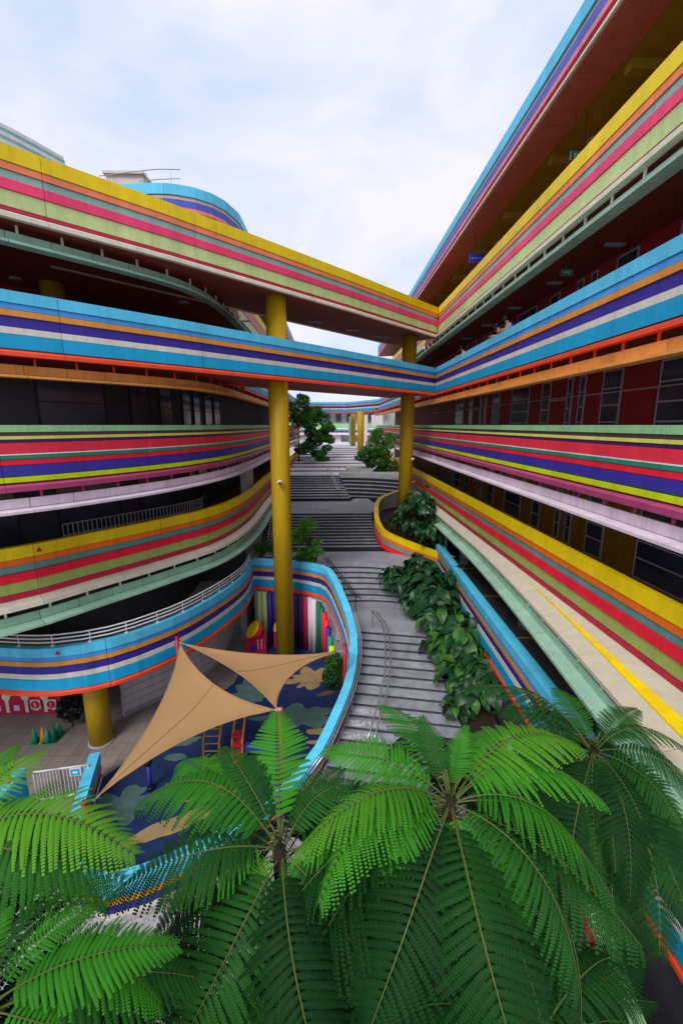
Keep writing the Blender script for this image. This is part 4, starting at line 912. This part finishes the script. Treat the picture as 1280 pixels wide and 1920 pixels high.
# ================================================================== PEOPLE leaning on the blue parapet
skin_m = mat('skin', 'C08A6A', rough=.5); hair_m = mat('hair', '14100E', rough=.5)
def person(x, y, zf, h, shirt, trousers, label, turn=0):
    T = thing('person', (x, y, zf), label, 'person', 'pupils on the balcony')
    k = h / 1.6; R = Matrix.Rotation(turn, 3, 'Z')
    def W(v): return Vector((x, y, zf)) + R @ (Vector(v) * k)
    def skin(name, vs, es, rs, m, root=0):
        me = bpy.data.meshes.new(name); me.from_pydata([W(v) for v in vs], es, []); o = bpy.data.objects.new('tmp', me); COL.objects.link(o)
        md = o.modifiers.new('s', 'SKIN'); sv = me.skin_vertices[0].data
        for i, r in enumerate(rs): sv[i].radius = (r * k, r * k)
        sv[root].use_root = True; sb = o.modifiers.new('b', 'SUBSURF'); sb.levels = sb.render_levels = 1
        dg = bpy.context.evaluated_depsgraph_get(); m2 = bpy.data.meshes.new_from_object(o.evaluated_get(dg)); bpy.data.objects.remove(o)
        m2.materials.clear(); m2.materials.append(m)
        for p_ in m2.polygons: p_.use_smooth = True
        return link(name, m2, T)
    # local: leaning towards -x over the parapet
    hx = -.30
    skin('body', [(0, 0, .84), (-.04, 0, 1.0), (-.14, 0, 1.2), (-.2, 0, 1.33), (-.24, 0, 1.42), (-.29, 0, 1.5), (-.31, 0, 1.56), (0, .09, .8), (-.01, .1, .45), (0, .1, .06), (-.12, .1, .03), (0, -.09, .8), (-.01, -.1, .45), (0, -.1, .06), (-.12, -.1, .03),
          (-.19, .17, 1.3), (-.22, .22, 1.12), (-.42, .16, 1.13), (-.52, .12, 1.13), (-.19, -.17, 1.3), (-.22, -.22, 1.12), (-.42, -.16, 1.13), (-.52, -.12, 1.13)],
         [(0, 1), (1, 2), (2, 3), (3, 4), (4, 5), (5, 6), (0, 7), (7, 8), (8, 9), (9, 10), (0, 11), (11, 12), (12, 13), (13, 14), (3, 15), (15, 16), (16, 17), (17, 18), (3, 19), (19, 20), (20, 21), (21, 22)],
         [.12, .115, .13, .12, .05, .085, .07, .08, .055, .04, .04, .08, .055, .04, .04, .055, .04, .03, .028, .055, .04, .03, .028], skin_m)
    q = skin('shirt', [(0, 0, .86), (-.05, 0, 1.0), (-.14, 0, 1.2), (-.19, 0, 1.32), (-.19, .17, 1.3), (-.215, .21, 1.16), (-.19, -.17, 1.3), (-.215, -.21, 1.16)], [(0, 1), (1, 2), (2, 3), (3, 4), (4, 5), (3, 6), (6, 7)], [.14, .135, .15, .135, .07, .058, .07, .058], shirt)
    skin('trousers', [(0, 0, .84), (0, .09, .78), (-.01, .1, .45), (0, .1, .12), (0, -.09, .78), (-.01, -.1, .45), (0, -.1, .12)], [(0, 1), (1, 2), (2, 3), (0, 4), (4, 5), (5, 6)], [.14, .1, .075, .06, .1, .075, .06], trousers)
    q = MB(); c = W((-.285, 0, 1.545)); q.ball(c, .115 * k, n=14, sc=(1, .9, .95)); q.build('hair', hair_m, T, True)
    for s in (-1, 1):
        q = MB(); q.ball(W((-.375, s * .035, 1.51)), .013 * k, n=6); q.build('eye', black_m, T)
        for f_ in range(4):
            q = MB(); a = W((-.53, s * .12 + (f_ - 1.5) * .02, 1.135)); b = W((-.575, s * .11 + (f_ - 1.5) * .022, 1.13)); c2 = W((-.605, s * .105 + (f_ - 1.5) * .023, 1.105)); q.tube([a, b, c2], [.009 * k, .008 * k, .006 * k], 6); q.build('finger', skin_m, T, True)
        q = MB(); q.tube([W((-.51, s * .09, 1.14)), W((-.55, s * .07, 1.14))], .009 * k, 6); q.build('thumb', skin_m, T, True)
    q = MB(); q.ball(W((-.395, 0, 1.485)), .017 * k, n=6); q.build('nose', skin_m, T)
zf = Z4 - 1.15
person(XR + .40, 17.75, zf, 1.72, mat('grey_shirt', 'B4B4C2', rough=.8), wall_dark, 'person in a pale grey top leaning over the blue parapet')
person(XR + .38, 18.6, zf, 1.64, mat('red_black_shirt', '7A2230', rough=.8), wall_dark, 'person in a dark red top with an arm stretched over the blue parapet', -.15)
person(XR + .40, 23.6, zf, 1.6, mat('white_shirt', 'C8C8C8', rough=.8), wall_dark, 'person in a white top leaning on the parapet near the bridge corner')

# ================================================================== VEGETATION
# fern-like fronds ----------------------------------------------------
def frond_mesh(seed, Lr=1.0, arch=.30, npin=21, droop=.5, maxp=.27, m=fern_m, side=0.0):
    """unit frond: base at the origin, growing along +x, arching up then down; tip chord lies on the x axis"""
    rr = random.Random(seed); q = MB(); mi = q.m(m); ri = q.m(rachis_m); V = q.v; F = q.f; M_ = q.mi
    def ra(t): return Vector((t * Lr, side * sin(pi * t) * Lr, arch * Lr * (4 * t * (1 - t)) * (1 - .25 * t)))
    pts = [ra(t / 16) for t in range(17)]
    q.tube(pts, [.0052 * Lr * (1 - .8 * i / 16) + .0008 for i in range(17)], 5, rachis_m)
    for i in range(npin):
        t = .13 + .86 * i / (npin - 1); P0 = ra(t); T = (ra(min(1, t + .01)) - ra(t - .01)).normalized()
        u = (t - .13) / .87
        pl = maxp * Lr * (min(1, .45 + u * 2.2) if u < .25 else 1) * (1 - max(0, u - .45) / .55 * .80) ** .9 * rr.uniform(.93, 1.05)
        for s in (-1, 1):
            S = Vector((0, 0, 1)).cross(T).normalized() * s; U = S.cross(T) * s; 
            if U.z < 0: U = -U
            D = (S * 1.0 + T * (.18 + .75 * u * u) + U * .05).normalized(); nl = max(8, int(22 * pl / (maxp * Lr)))
            wob = rr.uniform(-.05, .05); dr = droop * rr.uniform(.5, .95)
            def pp_(a): return P0 + D * (pl * a) + Vector((0, 0, -1)) * (dr * pl * a * a) + T * (pl * (wob + .10 * a) * a)
            prev = P0
            for j in range(nl + 1):
                a = (j + .6) / (nl + 1); c = pp_(a); tn = (c - prev).normalized() if j else D; prev = c
                Lf = .0148 * Lr * (1 - .5 * max(0, a - .5) / .5) * (min(1, .6 + a * 3)) * rr.uniform(.9, 1.08); wd = pl / (nl + 1) * .53
                nn = tn.cross(T).normalized(); 
                if nn.z < 0: nn = -nn
                side_v = nn.cross(tn).normalized()
                for s2 in (-1, 1):
                    e = side_v * s2 * Lf + tn * (Lf * .28) - nn * (Lf * .22); o = len(V)
                    V.extend((tuple(c - tn * wd), tuple(c + tn * wd), tuple(c + e + tn * wd * .75), tuple(c + e * 1.06 ), tuple(c + e - tn * wd * .75)))
                    F.append([o, o + 1, o + 2, o + 3, o + 4]); M_.append(mi)
    return q.mesh('frond')
FRM = {}
for key, m in (('mid', fern_m), ('shaded', fern_m2), ('dim', fern_md), ('light', fern_m3)):
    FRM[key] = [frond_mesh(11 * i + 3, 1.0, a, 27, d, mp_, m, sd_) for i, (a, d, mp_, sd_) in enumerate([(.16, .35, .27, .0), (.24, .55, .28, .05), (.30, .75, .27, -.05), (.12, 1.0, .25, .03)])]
def frond_to(parent, base, tip, key, var, roll=0.0, sc=1.0):
    base = Vector(base); tip = Vector(tip); d = tip - base; Ln = d.length
    x = d.normalized(); y = Vector((0, 0, 1)).cross(x).normalized(); z = x.cross(y)
    R = Matrix((x, y, z)).transposed() @ Matrix.Rotation(roll, 3, 'X')
    o = bpy.data.objects.new('frond', FRM[key][var % 4]); COL.objects.link(o); o.parent = parent
    o.location = base - parent.location; o.rotation_euler = R.to_euler(); o.scale = (Ln, Ln * sc, Ln)
    return o
def treefern(cx, cy, cz, label, tips, gz=FL, extra=0, rad=1.7, key='mid', seed=0, lean=(0, 0), low=10):
    """tips: (photo x, photo y, height of tip above crown, mesh key, variant)"""
    base = at(cx, cy, cz); gx, gy = base.x + lean[0], base.y + lean[1]
    T = thing('tree_fern', (gx, gy, gz), label, 'tree', 'fern-leaved trees in the foreground'); rr = random.Random(seed)
    q = MB(); n = 10; pts = [Vector((gx, gy, gz)).lerp(base, t / n) + Vector((rr.uniform(-.02, .02), rr.uniform(-.02, .02), 0)) for t in range(n + 1)]
    q.tube(pts, [.11 - .004 * i for i in range(n + 1)], 10); q.build('trunk', trunk_fibre, T, True)
    for tx, ty, dz, k, v in tips:
        tip = at(tx, ty, cz + dz); a = base + (tip - base).normalized() * .06
        frond_to(T, a, tip, k, v, rr.uniform(-.35, .35), rr.uniform(.8, 1.02))
    for i in range(extra):
        a = 2 * pi * (i + rr.random() * .6) / extra; r_ = rad * rr.uniform(.8, 1.05)
        tip = base + Vector((cos(a) * r_, sin(a) * r_, -rr.uniform(.5, 1.1))); frond_to(T, base - Vector((0, 0, .08)), tip, 'shaded' if rr.random() < .6 else 'dim', i, rr.uniform(-.3, .3))
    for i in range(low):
        a = 2 * pi * (i + rr.random() * .8) / low; r_ = rad * rr.uniform(.7, 1.0); b_ = base - Vector((0, 0, .2)); frond_to(T, b_, b_ + Vector((cos(a) * r_, sin(a) * r_, -rr.uniform(1.0, 1.9))), 'shaded', i, rr.uniform(-.3, .3))
    for i in range(4):
        a = rr.uniform(0, 6.28); q = MB(); q.tube([base, base + Vector((cos(a) * .05, sin(a) * .05, .16)), base + Vector((cos(a) * .10, sin(a) * .1, .26)), base + Vector((cos(a) * .14, sin(a) * .14, .22))], [.014, .012, .01, .016], 6); q.build('fiddlehead', rachis_m, T, True)
    return T
M_, D_, H_ = 'mid', 'dim', 'light'
treefern(845, 1498, -3.7, 'fern-leaved tree with the widest bright crown, right of centre in front', [
    (718, 1322, .05, M_, 0), (872, 1362, .45, M_, 0), (790, 1345, .45, D_, 0), (1085, 1398, .1, H_, 1), (1128, 1500, -.15, M_, 1), (1105, 1618, -.35, M_, 2), (1150, 1690, -.55, D_, 1),
    (990, 1735, -.5, M_, 1), (905, 1790, -.6, M_, 0), (880, 1890, -1.1, D_, 3), (1085, 1860, -.9, D_, 2), (700, 1712, -.55, M_, 2), (555, 1598, -.1, H_, 1), (600, 1690, -.35, M_, 2), (612, 1405, .1, M_, 0), (770, 1800, -.9, D_, 1), (1030, 1440, .0, M_, 2), (960, 1370, .15, M_, 1)], extra=8, seed=1)
treefern(527, 1588, -4.3, 'fern-leaved tree with bright arching crown left of centre in front', [
    (520, 1335, .35, M_, 0), (345, 1425, .1, M_, 1), (262, 1505, .0, M_, 2), (300, 1690, -.35, M_, 1), (210, 1680, -.3, D_, 1), (425, 1745, -.45, H_, 0), (640, 1770, -.5, M_, 0), (560, 1760, -.55, M_, 3), (700, 1860, -1.1, D_, 2), (585, 1870, -1.0, D_, 2),
    (690, 1470, .15, D_, 1), (745, 1655, -.3, M_, 2), (640, 1440, .2, D_, 0), (420, 1400, .3, D_, 1), (390, 1830, -.9, D_, 0)], extra=8, rad=1.5, seed=2)
treefern(1112, 1404, -4.9, 'smaller darker fern-leaved tree at the right, crown against the cream sill', [
    (1195, 1330, .25, D_, 0), (1280, 1400, .0, D_, 1), (1300, 1470, -.2, D_, 2), (1290, 1580, -.5, D_, 1), (1165, 1545, -.4, D_, 1), (1040, 1290, .3, D_, 0), (930, 1330, .1, D_, 1), (870, 1290, .15, D_, 1), (960, 1395, -.1, D_, 2), (1120, 1640, -.8, D_, 0), (1240, 1650, -.8, 'shaded', 2), (1180, 1690, -.9, 'shaded', 1), (1060, 1600, -.8, 'shaded', 0), (1290, 1720, -1.0, 'shaded', 0), (1235, 1790, -1.5, 'shaded', 1), (1150, 1800, -1.6, 'shaded', 3)], extra=5, rad=1.6, seed=3)
treefern(-110, 1590, -3.4, 'fern-leaved tree mostly outside the frame at the lower left', [
    (82, 1408, .25, H_, 2), (30, 1400, .3, M_, 0), (250, 1600, -.1, H_, 1), (175, 1545, .05, M_, 3), (90, 1665, -.3, M_, 2), (200, 1690, -.4, M_, 1), (60, 1500, .1, M_, 1), (230, 1650, -.3, D_, 2)], extra=5, rad=1.1, seed=4, low=6)
treefern(-40, 1890, -3.6, 'fern-leaved tree in the lowest left corner with overlapping fronds', [
    (180, 1700, .0, M_, 1), (330, 1770, -.1, M_, 0), (300, 1880, -.4, M_, 1), (90, 1680, .1, D_, 2), (210, 1960, -.6, M_, 2), (20, 1700, .2, M_, 1)], extra=5, rad=1.3, seed=5)
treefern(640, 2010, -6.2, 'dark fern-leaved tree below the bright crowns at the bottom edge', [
    (470, 1800, -.2, 'shaded', 1), (640, 1730, .1, 'shaded', 0), (820, 1790, -.2, 'shaded', 1), (400, 1880, -.3, 'shaded', 2), (890, 1900, -.4, 'shaded', 1), (540, 1790, 0, 'shaded', 0), (730, 1740, 0, 'shaded', 2)], extra=6, rad=1.8, seed=6)
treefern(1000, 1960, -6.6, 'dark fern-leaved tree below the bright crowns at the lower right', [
    (900, 1720, .1, 'shaded', 1), (1080, 1730, .1, 'shaded', 0), (1160, 1800, -.2, 'shaded', 2), (1010, 1700, .2, 'shaded', 1), (820, 1830, -.2, 'shaded', 2)], extra=7, rad=1.8, seed=7)

treefern(1075, 1900, -8.2, 'darkest fern-leaved tree, added to shade the low striped wall at the lower right', [  # added fern, keeps the wall in this corner dark
    (1010, 1760, .1, 'shaded', 0), (1130, 1770, .1, 'shaded', 1), (950, 1850, 0, 'shaded', 1), (1170, 1900, -.4, 'shaded', 2), (1200, 1800, .1, 'shaded', 0), (1230, 1880, 0, 'shaded', 3)], extra=5, rad=1.5, seed=8)
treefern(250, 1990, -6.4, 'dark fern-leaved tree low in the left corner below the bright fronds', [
    (180, 1780, .1, 'shaded', 0), (330, 1790, .1, 'shaded', 1), (430, 1880, -.2, 'shaded', 2), (60, 1830, 0, 'shaded', 1), (250, 1760, .1, 'shaded', 2)], extra=5, rad=1.7, seed=9)
# broad-leaved plants -------------------------------------------------
def leaf_mesh(m, wid=.36, fold=.22, curl=.25):
    q = MB(); n = 7; V = []; F = []
    for i in range(n + 1):
        t = i / n; w_ = wid * sin(pi * min(1, t * .97 + .03)) ** .75 * (1 - .25 * t); z = curl * (.35 * sin(pi * t * .8) - t * t)
        for s in (-1, -.5, 0, .5, 1): V.append((t, s * w_, z + abs(s) * w_ * fold + (.012 if abs(s) == .5 and i % 2 else 0)))
    for i in range(n):
        for j in range(4): F.append((i * 5 + j, i * 5 + j + 1, i * 5 + 6 + j, i * 5 + 5 + j))
    q.add(V, F); return q.mesh('leaf', m, True)
LM = [leaf_mesh(broad_m, .33, .3, .3), leaf_mesh(broad_m, .38, .2, .6), leaf_mesh(broad_m2, .36, .25, .45)]
def broad_plant(p, h, n, size, label, seed, light=.2):
    T = thing('broad_leaved_plant', p, label, 'plant', 'broad-leaved plants beside the stairs'); rr = random.Random(seed)
    st = MB()
    for i in range(n):
        a = i * 2.4 + rr.uniform(-.3, .3); e = rr.random() ** .6; r_ = (.12 + .62 * e) * h; z = h * (1.12 - .75 * e) * rr.uniform(.85, 1.1)
        b = Vector(p) + Vector((cos(a) * r_ * .75, sin(a) * r_ * .75, z)); st.tube([Vector(p) + Vector((0, 0, -.1)), Vector(p) + Vector((cos(a) * r_ * .25, sin(a) * r_ * .25, z * .7)), b], .012, 4)
        o = bpy.data.objects.new('leaf', LM[2] if rr.random() < light else LM[i % 2]); COL.objects.link(o); o.parent = T; s = size * rr.uniform(.75, 1.15)
        o.location = b - Vector(p); o.rotation_euler = (rr.uniform(-.5, .5), rr.uniform(-.25, .85) + e * .25, a + rr.uniform(-.5, .5)); o.scale = (s, s, s)
    st.build('stems', tree_m, T)
spots = [(772, 1092, -8.35, 1.0, .9, 0), (800, 1062, -8.2, 1.1, .9, 0), (756, 1078, -8.35, .8, .7, 0), (812, 1105, -8.5, 1.1, 1.0, 0), (840, 1125, -8.7, 1.2, 1.1, .1), (790, 1125, -8.8, .8, .8, .1), (866, 1100, -8.5, 1.1, 1.0, 0), (835, 1165, -9.05, .9, .9, .3), (868, 1170, -9.0, 1.1, 1.0, .25),
         (840, 1215, -9.6, 1.0, .95, .6), (880, 1215, -9.4, 1.1, 1.0, .6), (905, 1190, -9.1, 1.0, .9, .3), (868, 1262, -9.9, .9, .8, .5), (905, 1252, -9.6, 1.0, .9, .3), (930, 1285, -9.8, .9, .8, .2), (895, 1300, -10.1, .8, .7, .1), (870, 1325, -10.5, .8, .55, .1)]
lbl = ['at the top edge of the bed near the stairs', 'at the top of the bed, rearmost against the grey wall', 'overhanging the curved flight, lowest at its left', 'second row of the bed, very dark', 'tallest dark one in the middle of the bed', 'small one by the landing above the lowest flight', 'against the start of the low blue wall', 'short one beside the landing', 'dark one behind the landing group',
       'light green one overhanging the lowest flight', 'light green one in front of the blue wall', 'small one leaning on the blue wall', 'low one just above the step ends', 'large glossy one near the ferns', 'rightmost one against the cyan band', 'dim one just above the fern tips', 'lowest one at the ends of the steps']
for i, (x, y, z, h, s, l_) in enumerate(spots):
    broad_plant(at(x - 6 - (i * 7) % 15, y + 16, z), h * (.95 + .3 * ((i * 5) % 4) / 3), 50, s * .72, 'broad-leaved plant, ' + lbl[i], 40 + i, l_)
for i, (x, y, z, t) in enumerate(((765, 985, -6.3, 'dark broad-leaved plant at the foot of the planter column'), (800, 1000, -6.3, 'dark broad-leaved plant at the right end of the yellow planter'), (785, 955, -6.2, 'tall dark broad-leaved plant behind the yellow planter, near the wall'), (812, 1012, -7.0, 'drooping broad-leaved plant over the orange end of the yellow planter'))):
    broad_plant(aty(x, y + 8, 27.0 - i * .5), 1.5, 60, .6, t, 90 + i, 0)

def leafcloud(q, blobs, n, ls, rr, asp=.5, down=0.0):
    for i in range(n):
        c, r_ = rr.choice(blobs)
        while True:
            v = Vector((rr.uniform(-1, 1), rr.uniform(-1, 1), rr.uniform(-1, 1)))
            if .25 < v.length < 1: break
        v = v.normalized() * (v.length ** .5); p = Vector(c) + Vector((v.x * r_[0], v.y * r_[1], v.z * r_[2]))
        a = Vector((rr.gauss(0, 1), rr.gauss(0, 1), rr.gauss(0, .6) - down)).normalized(); b = a.cross(Vector((rr.gauss(0, 1), rr.gauss(0, 1), rr.gauss(0, 1)))).normalized(); s = ls * rr.uniform(.6, 1.3)
        q.add([p - a * s * .5, p + b * s * asp * .5, p + a * s * .5, p - b * s * asp * .5], [(0, 1, 2, 3)])
def tree(p, trunk_h, blobs, n, ls, m, label, seed, cat='tree', asp=.5, r=.09, down=0, nm='tree', stems=1):
    p = Vector(p); T = thing(nm, p, label, cat); rr = random.Random(seed)
    q = MB(); bl = [((p.x + x, p.y + y, p.z + z), (a, b, c)) for x, y, z, a, b, c in blobs]
    for k in range(stems):
        o_ = Vector((rr.uniform(-.4, .4), rr.uniform(-.3, .3), 0)) * (stems > 1); top = p + o_ * 2 + Vector((0, 0, trunk_h)); q.tube([p + o_, (p + o_ + top) / 2 + Vector((.06, 0, 0)), top], [r, r * .8, r * .6], 8)
        for c, rd in bl[k::stems]: q.tube([top, (top + Vector(c)) / 2 + Vector((0, 0, -.1)), Vector(c)], [r * .55, r * .35, r * .1], 6)
    q.build('trunk', bark, T, True)
    q = MB(); leafcloud(q, bl, n, ls, rr, asp, down); q.build('crown', m, T)
rb = random.Random(3)
def blobs_in(w_, h0, h1, n, r0, r1, seed, lean=0):
    rr = random.Random(seed); o = []
    for i in range(n):
        t = (i + .5) / n; z = h0 + (h1 - h0) * t; wd = w_ * sin(pi * (.18 + .72 * t)) ** .8; r_ = rr.uniform(r0, r1); o.append((rr.uniform(-wd, wd) + lean * t, rr.uniform(-wd, wd) * .7, z, r_ * 1.15, r_, r_ * .7))
    return o
tree(aty(590, 868, 55), 3.2, blobs_in(2.2, 1.0, 6.8, 46, .35, .8, 1), 9500, .36, tree_m, 'leafy dark tree left of the plaza behind the tallest column', 21, stems=3)
tree(aty(560, 872, 52), 4.5, blobs_in(1.5, 5.0, 8.2, 16, .3, .8, 2), 3000, .42, tree_m2, 'taller light green palm-like tree at the left edge of the plaza', 22, asp=.25)
tree(aty(597, 875, 53), 1.0, blobs_in(.9, .4, 1.6, 8, .4, .6, 3), 1500, .3, tree_m, 'low dark bush spilling onto the left side of the plaza', 23, 'bush', nm='bush')
tree(aty(712, 886, 44), 1.9, blobs_in(1.5, 1.4, 4.3, 34, .25, .6, 4), 7500, .26, tree_m2, 'feathery weeping tree at the right of the plaza', 24, asp=.22, down=1.4)
tree(aty(690, 884, 43.5), 1.0, blobs_in(.9, .6, 2.4, 12, .35, .6, 5), 2600, .24, tree_m, 'leafy shrub at the left foot of the feathery tree', 25, 'shrub', nm='shrub', stems=3)
tree(aty(730, 888, 43.5), .6, blobs_in(1.3, .2, 1.4, 12, .35, .55, 6), 2600, .24, tree_m, 'low dark hedge along the curved seating steps', 26, 'shrub', nm='shrub', stems=3)
pt_ = at(576, 1058, -7.6)
tree(pt_, 1.4, blobs_in(.75, .3, 2.5, 16, .28, .45, 7), 3600, .13, tree_m2, 'young small-leaved tree behind the corner of the blue playground wall', 27, r=.04, stems=2)
tree(aty(505, 1040, 24.0), .3, blobs_in(.7, .15, .7, 8, .25, .4, 8), 1800, .11, tree_m, 'low shrub behind the blue wall left of the tallest column', 28, 'shrub', r=.03, nm='shrub')
tree(aty(585, 1058, 22.0), .3, blobs_in(.6, .1, .8, 8, .22, .36, 9), 1800, .10, tree_m, 'low shrub spilling over the blue wall corner by the stairs', 29, 'shrub', r=.03, nm='shrub')
pb = at(626, 1290, FL); tree((pb.x, pb.y, FL), .9, [(0, 0, .5, .42, .42, .5), (.0, .3, 1.0, .45, .4, .45), (-.2, -.3, .8, .35, .4, .4), (0, 0, 1.45, .35, .35, .35)], 3000, .11, tree_m, 'green shrub inside the playground beside the red sail post', 30, 'shrub', r=.04, nm='shrub')
pb = at(128, 1372, FL); tree(pb + Vector((0, .3, 0)), .6, [(0, 0, .8, .5, .4, .5), (.1, 0, 1.2, .35, .3, .35)], 700, .22, mat('dark_potted_leaf', '16201A', rough=.5), 'dark potted plant against the pale wall left of the short column', 31, 'plant', r=.04, nm='potted_plant')
p = pb + Vector((0, .3, 0));
